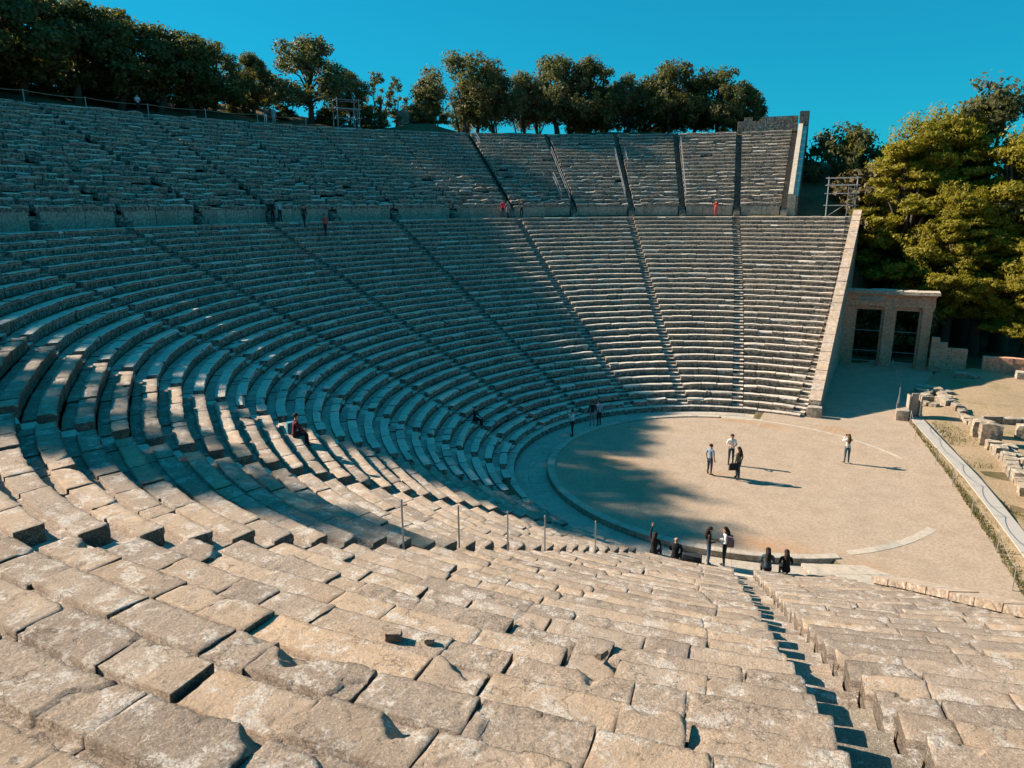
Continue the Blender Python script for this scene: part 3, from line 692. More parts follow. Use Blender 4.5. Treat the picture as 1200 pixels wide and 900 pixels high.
# ------------------------------------------------------------------ gateway
GY = 31.75
gt = empty('stone_gateway', (7.7, GY, 0)); tag(gt, 'double stone gateway with moulded cornice at the foot of the far wing', 'gateway')
GM = M['gate_stone']
def gbox(name, x0, x1, y0, y1, z0, z1, m=GM, parent=gt, jit=.006):
    b = MB().box(((x0+x1)/2, (y0+y1)/2, (z0+z1)/2), (x1-x0, y1-y0, z1-z0), jit=jit)
    return b.build(name, m, parent, attrs={'rnd': np.full(8, .3+.5*rng.random()), 'foot': np.zeros(8)})
for (x0, x1) in ((4.20, 5.15), (7.52, 8.25), (10.40, 11.15)):
    nb = 7; zz = np.linspace(0, 5.05, nb+1) + np.r_[0, rng.normal(0, .08, nb-1), 0]
    pb = gbox('pillar_base', x0-.06, x1+.06, GY-.5, GY+.5, -.15, .22)
    for k in range(nb): gbox('pillar_block', x0+rng.normal(0, .006), x1+rng.normal(0, .006), GY-.42, GY+.42, max(zz[k], .223)+.004, zz[k+1]-.004)
    gbox('capital', x0-.07, x1+.07, GY-.49, GY+.49, 5.053, 5.25)
for (x0, x1) in ((5.155, 7.515), (8.255, 10.395)):      # recessed door frames
    gbox('door_jamb', x0, x0+.20, GY-.22, GY+.22, -.1, 4.93)
    gbox('door_jamb', x1-.20, x1, GY-.22, GY+.22, -.1, 4.93)
    gbox('door_lintel', x0, x1, GY-.25, GY+.25, 4.935, 5.20)
    for z in (.35, 1.25, 3.05):
        MB().tube([(x0+.2, GY, z), (x1-.2, GY, z)], .022).build('gate_bar', M['metal'], gt)
xs = [3.98, 6.2, 7.95, 9.8, 11.28]
for k in range(4): gbox('architrave_block', xs[k]+.004, xs[k+1]-.004, GY-.47, GY+.47, 5.253, 5.70)
xs = [3.98, 5.4, 7.3, 9.2, 11.28]
for k in range(4): gbox('frieze_block', xs[k]+.004, xs[k+1]-.004, GY-.43, GY+.43, 5.703, 6.16, M['gate_stone'] if k != 1 else M['stone_clean'])
gbox('cornice_bed', 3.88, 11.36, GY-.54, GY+.54, 6.163, 6.34)
xs = [3.72, 4.9, 6.3, 7.4, 8.7, 9.9, 11.52]
for k in range(6): gbox('cornice_stone', xs[k]+.004, xs[k+1]-.004, GY-.74, GY+.74, 6.343, 6.62+rng.normal(0, .012), M['stone_clean'], gt, .02)

def block_wall(name, label, x0, x1, y, th, tops, course=.42, m=None, bl=.75):
    root = empty(name, ((x0+x1)/2, y, 0)); tag(root, label, 'wall')
    nrow = int(max(tops)/course)+1
    for r in range(nrow):
        x = x0 - (bl/2 if r % 2 else 0)
        while x < x1-.05:
            L = bl*rng.uniform(.8, 1.25); a = max(x, x0); b = min(x+L, x1)
            top = np.interp((a+b)/2, np.linspace(x0, x1, len(tops)), tops)
            if (r+.5)*course < top and b-a > .12:
                gbox('wall_block', a+.006, b-.006, y-th/2+rng.normal(0, .012), y+th/2, r*course-.05+.004, (r+1)*course-.05-.004, m or M['gate_stone'], root, .012)
            x += L
    return root
block_wall('boundary_wall', 'block wall with stepped top joining the gateway on its right', 11.3, 14.0, 31.1, .55, [2.9, 2.9, 2.3, 2.1, 2.1])
block_wall('boundary_wall', 'lower block wall right of the dark gap beyond the gateway', 15.1, 19.6, 30.9, .5, [1.75, 1.75, 1.6, 1.6])
block_wall('pedestal', 'low pale stone pedestal at the right edge of the dry grass', 17.2, 18.3, 28.9, .9, [1.0, 1.0], .5, M['stone_clean'], 1.1)

# ------------------------------------------------------------------ ruins of the stage building
path = np.array([(10.9, 22.9), (11.5, 20.2), (12.0, 17.0), (12.4, 14.2), (12.9, 11.9)])
rwall = empty('ruin_wall', (11.9, 17.5, 0)); tag(rwall, 'low ruined wall of pale stones running back from the big upright boulder', 'wall')
rwall2 = empty('ruin_wall', (13.3, 6.0, 0)); tag(rwall2, 'rubble wall of pale stones in front of the big upright boulder, right edge', 'wall')
def stonerow(path, parent, seed0, step=.72, hmin=.42, hmax=.75, wd=.6):
    seg = np.hypot(*np.diff(path, axis=0).T); cum = np.r_[0, np.cumsum(seg)]; s = 0; k = 0
    while s < cum[-1]:
        g = np.random.default_rng(seed0+k); L = step*g.uniform(.75, 1.3)
        x, y = np.interp(s+L/2, cum, path[:, 0]), np.interp(s+L/2, cum, path[:, 1]); x2, y2 = np.interp(s+L/2+.1, cum, path[:, 0]), np.interp(s+L/2+.1, cum, path[:, 1])
        h = g.uniform(hmin, hmax)
        rockmesh('stone', (x+g.normal(0, .05), y, h/2-.06), (L*1.02, wd*g.uniform(.8, 1.2), h), seed0+k, M['rubble'], parent, 2, .16, math.atan2(y2-y, x2-x+1e-6))
        s += L; k += 1
stonerow(path, rwall, 700)
stonerow(np.array([(12.95, 9.4), (13.25, 7.0), (13.4, 3.0), (13.6, -1.5), (13.9, -6)]), rwall2, 740, .62, .45, .8, .7)
stonerow(np.array([(13.6, 8.9), (13.9, 6.0), (14.1, 2.5), (14.3, -2)]), rwall2, 780, .6, .5, .85, .7)
rw3 = empty('ruin_wall', (14.2, 15.0, 0)); tag(rw3, 'short cross wall of brown stones with a shaded hollow behind the boulder', 'wall')
stonerow(np.array([(13.1, 14.9), (14.6, 15.2), (16.6, 15.8)]), rw3, 820, .9, .5, .8, .5)
rw4 = empty('ruin_wall', (17.5, 15.5, 0)); tag(rw4, 'heap of pale rubble at the right edge behind the ruins', 'wall')
stonerow(np.array([(16.4, 14.6), (17.6, 15.4), (18.8, 16.4)]), rw4, 850, .6, .7, 1.1, .9)
for (nm, lab, c, sz, sd_) in (
    ('boulder', 'tall rounded boulder standing at the bend of the ruined wall', (12.95, 10.25, .62), (1.15, .95, 1.5), 900),
    ('stone_block', 'dark-faced squared block just behind the rounded boulder', (12.75, 11.9, .5), (1.1, .9, 1.2), 901),
    ('stone_block', 'squared block lying alone to the right of the rounded boulder', (15.2, 12.4, .42), (1.3, .8, 1.0), 902),
    ('stone_block', 'small dark stone lying alone on the dry grass before the boundary wall', (13.3, 27.7, .45), (.9, .7, .6), 903),
    ('stone_block', 'flat stone beside the small dark stone on the dry grass', (14.2, 27.6, .42), (.9, .6, .45), 904),
    ('stone_block', 'white squared block at the foot of the wooden panel', (8.55, 14.0, .33), (.8, .7, .75), 905)):
    tag(rockmesh(nm, c, sz, sd_, M['rubble'] if sd_ != 905 else M['stone_clean'], None, 3, .14 if sd_ != 905 else .05), lab, 'stone')
hp = empty('rubble_heap', (10.0, 21.5, 0)); tag(hp, 'heap of rubble at the corner of the dry grass mound', 'rubble')
for k in range(26):
    g = np.random.default_rng(930+k); x, y = 9.3+g.random()*2.6, 17.2+g.random()*5.6
    s_ = g.uniform(.3, .8); rockmesh('stone', (x, y, .12+s_*.25), (s_*1.2, s_, s_*.8), 930+k, M['rubble'], hp, 2, .22, g.random()*3)

# walkway of boards, fence, panel, rail
wk = empty('walkway', (10.6, 5, 0)); tag(wk, 'narrow grey boardwalk along the edge of the sandy orchestra ground', 'walkway')
wp = np.array([(9.25, 15.0), (9.9, 11.0), (10.6, 7.0), (11.25, 3.3), (11.75, -.6), (12.2, -4.5), (12.6, -8.5)])
for k in range(6):
    a, b = wp[k], wp[k+1]; dv = (b-a)/np.linalg.norm(b-a)
    MB().bar((*(a+dv*.012), .16), (*(b-dv*.012), .16), .74, .05).build('board', M['board'], wk)
def fence(name, label, posts, h, zs, sag=.10, rp=.022, rr=.010, two=False, cat='fence', mat='metal', rope='rope'):
    root = empty(name, (posts[0][0], posts[0][1], zs[0])); tag(root, label, cat)
    for (x, y), z in zip(posts, zs):
        MB().tube([(x, y, z-.1), (x, y, z+h)], rp).build('post', M[mat], root)
    for k in range(len(posts)-1):
        for hh in ((h*.93, h*.5) if two else (h*.93,)):
            A = np.array([*posts[k], zs[k]+hh]); B = np.array([*posts[k+1], zs[k+1]+hh]); 
            P = [A+(B-A)*t - np.array([0, 0, sag*4*t*(1-t)]) for t in np.linspace(0, 1, 7)]
            MB().tube(P, rr, 5).build('rope', M[rope], root)
    return root
fence('rope_fence', 'thin rope fence on white-footed posts beside the boardwalk', [(8.95, 12.8), (9.06, 9.68), (9.78, 5.16), (10.27, 2.02), (10.64, -1.76), (11.11, -5.47), (11.13, -8.71)], 1.0, [.02]*7, .18)
fence('rail', 'bent metal handrail leading through the shadow towards the gateway', [(8.2, 14.4), (8.5, 17.5), (8.65, 20.4), (8.6, 25), (8.5, 29.5)], 1.05, [.02]*5, .0, .025, .025, False, 'railing', 'metal', 'metal')
pn = empty('wooden_panel', (9.15, 14.6, 0)); tag(pn, 'upright weathered wooden panel at the start of the boardwalk', 'panel')
MB().box((8.88, 14.6, .8), (.10, .75, 1.55), 0.15).build('board', M['wood'], pn)
MB().box((9.22, 14.55, .85), (.42, .14, 1.75), 0.15).build('board', M['wood'], pn)
MB().box((9.55, 14.6, .8), (.09, .75, 1.6), 0.15).build('board', M['wood'], pn)
# posts of a rope barrier in the near seats
for k, (a, rrow) in enumerate(((261.9, 18.0), (261.9, 15.6), (261.9, 13.0), (261.9, 10.6), (261.6, 6.3))):
    u = (rrow-1)*W0; r = float(rl(u, a)); p = cyl(np.array(r), a, Z0+HR*rrow-.28)
    b = MB(); b.tube([p, p+[0, 0, 1.25]], .022, 8); b.tube([p+[0, 0, -.02], p+[0, 0, .03]], .09, 10); b.tube([p+[0, 0, 1.25], p+[0, 0, 1.29]], [.03, .012], 8)
    o = b.build('barrier_post', M['metal'], None, loc=p); tag(o, 'thin metal post standing in the near seats, %s from the left of five' % ORD[k], 'post', 'metal posts in the near seats')
# rim fence at upper left
t = [181, 177.5, 172.5, 167, 161.5, 156.2, 151]
fence('rope_fence', 'low rope fence on short posts along the rim above the shaded seats', [tuple(cyl(np.array(59.6), a, 0)[:2]) for a in t], 1.0, [ZT+.1]*len(t), .12, .045, .02)
# handrails on the upper tier
def handrail(a, j0, j1, lab, two=True):
    root = empty('handrail', cyl(np.array(float(rup(j0, a))), a, ZW+j0*HU).tolist()); tag(root, lab, 'handrail', 'metal handrails on the upper stairs')
    P = [cyl(rup(j, a), a, ZW+j*HU+.1) for j in np.linspace(j0, j1, 5)]
    for p in P: MB().tube([p, p+[0, 0, .95]], .03, 5).build('post', M['metal'], root)
    for hh in ((.95, .5) if two else (.95,)): MB().tube([p+[0, 0, hh] for p in P], .028, 5).build('rail', M['metal'], root)
handrail(132.0, 16, 21, 'short handrail at the top of the upper seats beside the dark mound')
handrail(123.15, 1, 14, 'long handrail along the upper stair right of the shaded block')
handrail(124.3, 1.5, 6.5, 'short handrail left of the long one on the upper tier')
handrail(114.9, 1.5, 14, 'handrail on the left side of the upper stair in the middle of the lit seats')
handrail(113.6, 10, 14, 'short looped handrail right of the middle upper stair')
handrail(106.4, 1, 17, 'tall handrail on the upper stair below the wide round tree')
def rowrail(a0, a1, j, lab):
    root = empty('row_railing', cyl(np.array(float(rup(j, a0))), a0, ZW+j*HU).tolist()); tag(root, lab, 'railing', 'low railings across the upper rows')
    P = [cyl(rup(j, a)+.2, a, ZW+j*HU+.0) for a in np.linspace(a0, a1, 4)]
    for p in P: MB().tube([p, p+[0, 0, .9]], .028, 5).build('post', M['metal'], root)
    MB().tube([p+[0, 0, .88] for p in P], .018, 5).build('rail', M['metal'], root)
rowrail(131.2, 124.6, 15.5, 'low railing across the upper rows just below the dark mound')
rowrail(121.5, 116, 16, 'low railing across the top rows under the twin trees')
rowrail(131.5, 125.5, 7, 'low railing across the middle rows left of the short handrail')
rowrail(113, 108, 13, 'low railing across the lit rows between two upper stairs')
# scaffolds
def scaffold(lab, P, sx, sy, H, levels, rz, sheet=False):
    root = empty('scaffold', P, rz); tag(root, lab, 'scaffold')
    loc = lambda x, y, z: (P[0]+x*math.cos(rz)-y*math.sin(rz), P[1]+x*math.sin(rz)+y*math.cos(rz), P[2]+z)
    for x in (-sx/2, sx/2):
        for y in (-sy/2, sy/2): MB().tube([loc(x, y, 0), loc(x, y, H)], .05, 6).build('upright', M['metal'], root)
    for z in levels:
        for y in (-sy/2, sy/2): MB().tube([loc(-sx/2-.3, y, z), loc(sx/2+.3, y, z)], .045, 6).build('ledger', M['metal'], root)
        for x in (-sx/2, sx/2): MB().tube([loc(x, -sy/2, z), loc(x, sy/2, z)], .045, 6).build('transom', M['metal'], root)
    MB().tube([loc(-sx/2, -sy/2, .2), loc(sx*.1, -sy/2, levels[1])], .035, 6).build('brace', M['metal'], root)
    MB().box(loc(0, 0, levels[-2]+.06), (sx+.3, sy, .05), rz).build('platform', M['wood'] if not sheet else M['board'], root)
    for x in (sx*.22, sx*.42):
        MB().tube([loc(x, -sy/2-.06, 0), loc(x, -sy/2-.06, levels[-2])], .03, 5).build('ladder_stile', M['metal'], root)
    for z in np.arange(.3, levels[-2], .33): MB().tube([loc(sx*.22, -sy/2-.06, z), loc(sx*.42, -sy/2-.06, z)], .025, 5).build('ladder_rung', M['metal'], root)
    return root
scaffold('metal scaffold tower with ladder standing behind the far end of the lower tier', (2.95, 43.2, 12.35), 2.6, 1.5, 4.1, (.15, 1.35, 2.5, 3.3, 4.0), .02)
pt = cyl(np.array(61.5), 145.8, 22.4)
scaffold('dark lighting scaffold with a flat roof under the trees on the rim', tuple(pt), 2.6, 1.6, 3.6, (.3, 1.4, 2.4, 3.4), rad(145.8-90), True)

# ------------------------------------------------------------------ trees
def make_tree(kind, seed, H, Rc, trunk_h, nleaf, leaf, mat, multi=False):
    """unit tree at the origin: returns (trunk mesh, crown mesh)"""
    g = np.random.default_rng(seed)
    # crown lobes
    lob = []
    ch = H-trunk_h
    nl = {'broad': 34, 'pine': 90, 'feather': 22}[kind]
    for i in range(nl):
        th = g.uniform(0, 2*math.pi); q = math.sqrt(g.random())
        zz = (i+g.random())/nl
        prof = {'broad': math.sin(math.pi*min(1, .30+zz*.66))**.5, 'pine': (1-zz*.70)*(.6+.4*min(1, zz*4)), 'feather': .9*math.sin(math.pi*(.25+zz*.7))}[kind]
        rr = Rc*.88*q*prof
        s = Rc*(g.uniform(.14, .30) if kind == 'pine' else g.uniform(.18, .38) if kind == 'broad' else g.uniform(.15, .3))*(1-.30*zz)
        fl = {'broad': g.uniform(.62, .9), 'pine': g.uniform(.28, .5), 'feather': .7}[kind]
        lob.append((rr*math.cos(th), rr*math.sin(th), trunk_h + ch*(.06+.80*zz), s, s*fl))
    lob.append((0, 0, H-Rc*.30, Rc*.34, Rc*.28))
    # limbs
    b = MB()
    if multi:
        for k in range(5):
            th = g.uniform(0, 2*math.pi); x0 = .9*math.cos(th)*g.random(); y0 = .9*math.sin(th)*g.random()
            lx = g.uniform(-1, 1)*Rc*.5; ly = g.uniform(-1, 1)*Rc*.5; hh = trunk_h+ch*.5
            P = [(x0, y0, -.4), (x0+lx*.2+g.normal(0, .12), y0+ly*.2, hh*.3), (x0+lx*.5+g.normal(0, .15), y0+ly*.5, hh*.62), (x0+lx, y0+ly, hh)]
            b.tube(P, [.14, .11, .085, .03], 6)
    else:
        lean = g.normal(0, .25, 2); r0 = .045*H*.8
        P = [(0, 0, -.5), (lean[0]*.3, lean[1]*.3, trunk_h*.5), (lean[0], lean[1], trunk_h), (lean[0]*1.3, lean[1]*1.3, trunk_h+ch*.35), (lean[0]*.6, lean[1]*.6, trunk_h+ch*.8)]
        b.tube(P, [r0*1.25, r0, r0*.8, r0*.5, r0*.12], 8)
        for (x, y, z, s, sz) in lob[::2]:
            z0 = trunk_h*g.uniform(.7, 1.0) + max(0, (z-trunk_h)*.35)
            A = np.array([lean[0], lean[1], z0]); B = np.array([x, y, z]); m1 = A+(B-A)*.5+np.array([*g.normal(0, .15, 2), .12*np.linalg.norm(B-A)])
            b.tube([A, m1, B], [r0*.42, r0*.26, r0*.05], 5)
    tv, tf = np.array(b.v), b.f
    # leaves
    N = nleaf; idx = g.choice(len(lob), N, p=np.array([l[3]**2 for l in lob])/sum(l[3]**2 for l in lob))
    Lb = np.array(lob)[idx]
    v = g.normal(0, 1, (N, 3)); v /= np.linalg.norm(v, axis=1)[:, None]
    rad_ = g.random(N)**.42
    # clumpy: snap leaf directions to a few sub-clumps per lobe
    sub = g.normal(0, 1, (len(lob), 26, 3)); sub /= np.linalg.norm(sub, axis=2)[..., None]
    sv = sub[idx, g.integers(0, 26, N)]
    mixv = v*.30 + sv; mixv /= np.linalg.norm(mixv, axis=1)[:, None]
    C = Lb[:, :3] + mixv*rad_[:, None]*np.stack([Lb[:, 3], Lb[:, 3], Lb[:, 4]], -1)*g.uniform(.8, 1.16, (N, 1))
    C[:, 2] = np.maximum(C[:, 2], trunk_h*.6 + g.random(N)*.8)
    # leaf quads
    n = g.normal(0, 1, (N, 3))*.62 + mixv*1.0 + np.array([0, 0, .35]); n /= np.linalg.norm(n, axis=1)[:, None]
    t = np.cross(n, g.normal(0, 1, (N, 3))); t /= np.linalg.norm(t, axis=1)[:, None]; bt = np.cross(n, t)
    if kind == 'pine':
        t = t*.7 + np.array([0, 0, .5]); t -= n*(t*n).sum(1)[:, None]; t /= np.linalg.norm(t, axis=1)[:, None]; bt = np.cross(n, t)
    ls = leaf*g.uniform(.6, 1.35, (N, 1)); ws = ls*(.42 if kind == 'pine' else .62)
    V = np.stack([C-t*ls-bt*ws*.3, C+bt*ws*.9-t*ls*.1, C+t*ls, C-bt*ws*.9+t*ls*.1], 1).reshape(-1, 3)
    F = np.arange(4*N).reshape(-1, 4).tolist()
    cl = g.random((len(lob), 26)); rv = .55*cl[idx, g.integers(0, 26, N)]*.6 + .67*g.random(N) 
    rv = np.repeat(np.clip(rv, 0, 1), 4)
    mt = bpy.data.meshes.new('trunk'); mt.from_pydata(tv.tolist(), [], tf); mt.materials.append(M['bark']); mt.polygons.foreach_set('use_smooth', np.ones(len(mt.polygons), bool))
    mc = bpy.data.meshes.new('crown'); mc.from_pydata(V.tolist(), [], F); mc.materials.append(mat)
    at = mc.attributes.new('rnd', 'FLOAT', 'POINT'); at.data.foreach_set('value', rv.astype(np.float32))
    return mt, mc
TV = {
 'oak1': make_tree('broad', 1, 10, 6.2, 1.7, 19000, .17, M['leaf_oak']),
 'oak2': make_tree('broad', 2, 10, 5.6, 1.8, 17000, .17, M['leaf_oak']),
 'oak3': make_tree('broad', 12, 10, 6.6, 1.6, 19000, .17, M['leaf_oak']),
 'olive1': make_tree('broad', 3, 9, 5.4, 1.9, 14000, .15, M['leaf_olive']),
 'olive2': make_tree('broad', 4, 9, 5.8, 2.6, 12500, .15, M['leaf_olive'], True),
 'olive3': make_tree('broad', 14, 9, 5.4, 2.7, 11000, .15, M['leaf_olive'], True),
 'feather': make_tree('feather', 5, 8, 3.2, 1.5, 3000, .14, M['leaf_olive'], True),
 'pine1': make_tree('pine', 6, 20, 8.0, 4.6, 95000, .17, M['leaf_pine']),
 'pine2': make_tree('pine', 7, 20, 8.5, 4.0, 95000, .17, M['leaf_pine']),
 'pine3': make_tree('feather', 8, 20, 7.5, 5.0, 26000, .16, M['leaf_olive']),
 'bush1': make_tree('broad', 9, 5, 3.4, .5, 10000, .16, M['leaf_dry'], True),
 'bush2': make_tree('broad', 10, 5, 3.6, .3, 10000, .16, M['leaf_oak'], True),
}
TH = {'oak1': 10, 'oak2': 10, 'oak3': 10, 'olive1': 9, 'olive2': 9, 'olive3': 9, 'feather': 8, 'pine1': 20, 'pine2': 20, 'pine3': 20, 'bush1': 5, 'bush2': 5}
def plant(var, x, y, z, top, wscale, label, group, rot=None, name='tree'):
    s = (top-z)/TH[var]
    root = empty(name, (x, y, z), (x*1.7+y*2.3+top*.9) % 6.28 if rot is None else rot)
    root.scale = (s*wscale, s*wscale, s); tag(root, label, 'bush' if name == 'bush' else 'tree', group)
    for nm, me in zip(('trunk', 'crown'), TV[var]):
        o = bpy.data.objects.new(nm, me); COL.objects.link(o); o.parent = root
def rimtree(var, a, r, top, wsc, label, group):
    p = cyl(np.array(float(r)), a, 0); z = float(rim(np.array(float(r)), np.array(float(a))))-.25
    plant(var, p[0], p[1], z, top, wsc, label, group)
LEFT = [('oak1', 178, 66, 34.6), ('oak3', 174, 67, 34.2), ('oak2', 170.2, 66, 33.6), ('oak1', 166.5, 66.5, 33.3), ('oak3', 163.2, 66, 32.4), ('oak2', 160.6, 65, 31.9)]
for k, (v, a, r, tp) in enumerate(LEFT):
    rimtree(v, a, r, tp, 1.15, 'dark spreading tree in the upper left mass, %s from the left edge' % ORD[k], 'dark trees at upper left')
MIDL = [('olive1', 157.8, 67, 31.9, .85, 'grey-green round tree right of the dark upper left mass'),
        ('oak2', 153.6, 68, 31.4, .9, 'yellowish tree between the grey-green round tree and the tall tree'),
        ('olive1', 148.3, 66, 33.6, 1.0, 'tall bushy tree behind the dark lighting scaffold'),
        ('oak1', 144.0, 67, 30.4, .75, 'smaller tree right of the lighting scaffold'),
        ('feather', 141.0, 66, 30.2, 1.0, 'thin feathery tree with sky showing through, left one'),
        ('feather', 138.8, 67, 29.9, .9, 'thin feathery tree with sky showing through, nearest the gap'),
        ('oak2', 135.6, 66, 29.9, .62, 'small dense tree at the right side of the sky gap')]
for v, a, r, tp, ws, lab in MIDL: rimtree(v, a, r, tp, ws, lab, 'trees on the rim left of centre')
MIDR = [('olive2', 131.2, 66, 33.0, 1.0), ('olive3', 127.6, 67, 31.2, .9), ('olive2', 124.4, 66, 30.9, .85), ('olive1', 120.2, 65.5, 33.4, .92), ('oak2', 116.4, 66, 33.2, .85), ('olive3', 111.9, 66.5, 31.0, .9), ('oak1', 107.0, 66, 32.6, .85), ('oak3', 101.6, 66.5, 31.6, .88)]
for k, (v, a, r, tp, ws) in enumerate(MIDR):
    rimtree(v, a, r, tp, ws, 'spreading tree of the sky-lined row on the far rim, %s from its left end' % ORD[k], 'trees on the far rim')
FILL = [('olive1', 129.4, 68.5, 30.4), ('olive3', 122.2, 68.5, 30.2), ('oak2', 118.4, 69, 30.8), ('olive1', 114.0, 68.5, 30.0), ('oak3', 109.4, 69, 30.2), ('olive1', 104.4, 68.5, 30.6), ('oak2', 98.9, 68, 29.6)]
for k, (v, a, r, tp) in enumerate(FILL):
    rimtree(v, a, r, tp, .95, 'lower tree showing between the crowns of the far rim row, %s from the left' % ORD[k], 'lower trees of the far rim')
for k, (a, r, tp) in enumerate(((137.6, 63.5, 26.0), (135.0, 63.2, 25.6))):
    p = cyl(np.array(float(r)), a, 0); plant('bush2', p[0], p[1], float(rim(np.array(float(r)), np.array(float(a))))-.3, tp, 1.2, 'dark bush on the mound under the sky gap, %s' % ('left one' if k == 0 else 'right one'), 'bushes on the mound', None, 'bush')
# the same wood goes on outside the picture on the left
OUT = [('oak2', 181.5, 66, 35.4, .95), ('oak1', 185.6, 66, 34.0, .95), ('oak2', 188.2, 66.5, 34.4, .95), ('oak3', 190.8, 65.5, 37.2, .95), ('oak2', 194.2, 66, 35.4, .9), ('oak1', 197.0, 66, 33.6, .8), ('oak3', 199.6, 66, 33.5, .8), ('oak2', 202.4, 66, 33.0, .75), ('oak1', 206.4, 66, 38.8, .55), ('oak2', 208.2, 66, 37.6, .5),
       ('oak3', 195.5, 73, 36.5, .95), ('oak2', 198.6, 73, 36.2, .9), ('oak1', 202.6, 73, 35.2, .8), ('oak3', 207.2, 73, 41, .55), ('oak1', 211.5, 66, 33.0, .8)]
for k, (v, a, r, tp, ws) in enumerate(OUT): rimtree(v, a, r, tp, ws, 'tree on the rim beyond the left edge, %s in the row' % ORD[k], 'trees beyond the left edge')
BACK = [('oak1', 176, 76, 33.5), ('oak2', 171.5, 77, 33.2), ('oak3', 167, 76, 32.6), ('oak1', 162.5, 77, 32.2), ('oak2', 156.5, 77, 31.5), ('oak3', 151, 76, 31.2)]
for k, (v, a, r, tp) in enumerate(BACK): rimtree(v, a, r, tp, 1.1, 'tree in the second line behind the upper left trees, %s from the left' % ORD[k], 'second line of trees at upper left')
rimrock = rockmesh('rock', cyl(np.array(64.0), 138.3, 24.2), (1.8, 1.4, 2.4), 77, M['rubble'], None, 3, .25); tag(rimrock, 'pale upright rock on the rim in the sky gap', 'rock')
for k, (a, r, tp) in enumerate(((179.5, 69, 27.0), (175.5, 70, 27.2), (171, 69, 26.6), (167.6, 70, 27.0), (163.5, 69, 26.4), (159.5, 69, 26.2), (155, 68.5, 26.0), (150.8, 68, 25.8), (146.2, 66, 25.6), (142.3, 64.5, 25.4), (186, 68, 27), (190, 69, 27), (195, 68, 27.5), (200, 68, 28), (205, 68, 28), (210, 68, 29))):
    p = cyl(np.array(float(r)), a, 0); plant('bush2', p[0], p[1], float(rim(np.array(float(r)), np.array(float(a))))-.3, tp, 1.3, ('dark undergrowth bush below the rim trees, %s from the left' % ORD[k]) if k < 10 else ('dark undergrowth bush beyond the left edge, %s in the row' % ORD[k-10]), 'undergrowth below the rim trees', None, 'bush')
RIGHT = [('oak1', 2.6, 60, 8, 23.6, .80, 'round dark grey-green tree between the end pier and the bright pines', 'tree'),
         ('pine1', 9.4, 43.5, 1.0, 22.4, .95, 'bright yellow-green pine leaning towards the scaffold', 'tree'),
         ('pine2', 13.0, 39.8, .0, 16.4, .88, 'low bright pine branches spreading above the gateway', 'tree'),
         ('pine2', 12.2, 45.5, .0, 24.2, .80, 'bright pine crown filling the gap behind the leaning pine', 'tree'),
         ('pine1', 15.6, 40.5, .0, 14.0, 1.0, 'bright lower pine between the gateway and the right edge', 'tree'),
         ('pine3', 14.9, 46, 0, 25.8, .95, 'tall feathery pine top above the bright pines', 'tree'),
         ('pine2', 18.0, 43.0, .0, 21.6, .95, 'bright pine at the right edge below the feathery top', 'tree'),
         ('pine1', 18.9, 37.2, -1, 10.6, 1.0, 'small bright pine low at the right edge above the boundary wall', 'tree'),
         ('bush1', 6.0, 49, 9.0, 18.0, .95, 'olive-brown bush between the dark round tree and the scaffold', 'bush'),
         ('bush2', 7.0, 47.5, 8.0, 15.0, .8, 'dark bush to the right of the scaffold', 'bush'),
         ('bush2', 5.9, 37.5, -.3, 5.6, .8, 'dark bush added to darken the left opening of the gateway', 'bush'),  # added to hide the skylit slope and darken this opening
         ('bush2', 9.6, 38.0, -.3, 6.2, .8, 'dark bush added to darken the right opening of the gateway', 'bush'),  # likewise added, keeps the right opening dark
         ('bush2', 1.2, 62, 13, 17.5, .4, 'small dark shrub at the foot of the end pier', 'bush')]
for v, x, y, z, tp, ws, lab, nm in RIGHT: plant(v, x, y, z, tp, ws, lab, 'trees by the gateway', None, nm)
DARK = [('oak1', 8, 62, 2, 17, 1.0), ('oak3', 13, 57, 0, 13, 1.0), ('oak2', 19, 56, 0, 15, 1.0), ('oak1', 25, 54, 0, 17, 1.0), ('oak3', 31, 52, 0, 18, 1.0), ('oak2', 24, 66, 0, 18, 1.0), ('oak1', 15, 70, 0, 19, 1.0), ('oak3', 33, 64, 0, 20, 1.0)]
for k, (v, x, y, z, tp, ws) in enumerate(DARK): plant(v, x, y, z, tp, ws, 'dark tree in the shade behind the bright pines, %s from the left' % ORD[k], 'dark trees behind the pines')

# tufts of grass along the boardwalk
g = np.random.default_rng(21); V = []; F = []
for k in range(5200):
    t = g.random(); y = 15-24*t; xb = np.interp(y, [-9, -5, 3.4, 14.5], [11.5, 11.2, 10.35, 8.9])
    if g.random() < .42: x = xb + abs(g.normal(0, .28)) - .1
    else:
        x = xb + 1.2 + g.gamma(1.6, .55); 
        if vnoise(np.array([x*.6, y*.6, 3.3])) < .0: continue
    h = g.uniform(.05, .17); a = g.uniform(0, 6.28); wdt = g.uniform(.012, .03); ln = g.normal(0, .06, 2)
    n0 = len(V); V += [(x-wdt*math.cos(a), y-wdt*math.sin(a), .0), (x+wdt*math.cos(a), y+wdt*math.sin(a), .0), (x+ln[0], y+ln[1], .06+h)]; F.append((n0, n0+1, n0+2))
gr = mesh('grass_tufts', np.array(V), F, leafmat('grass blades', (.07, .085, .012), (.12, .12, .02), (.26, .19, .08), .3), attrs={'rnd': np.repeat(g.random(len(F)), 3)}); tag(gr, 'green and dry grass tufts along the boardwalk', 'grass', kind='stuff')

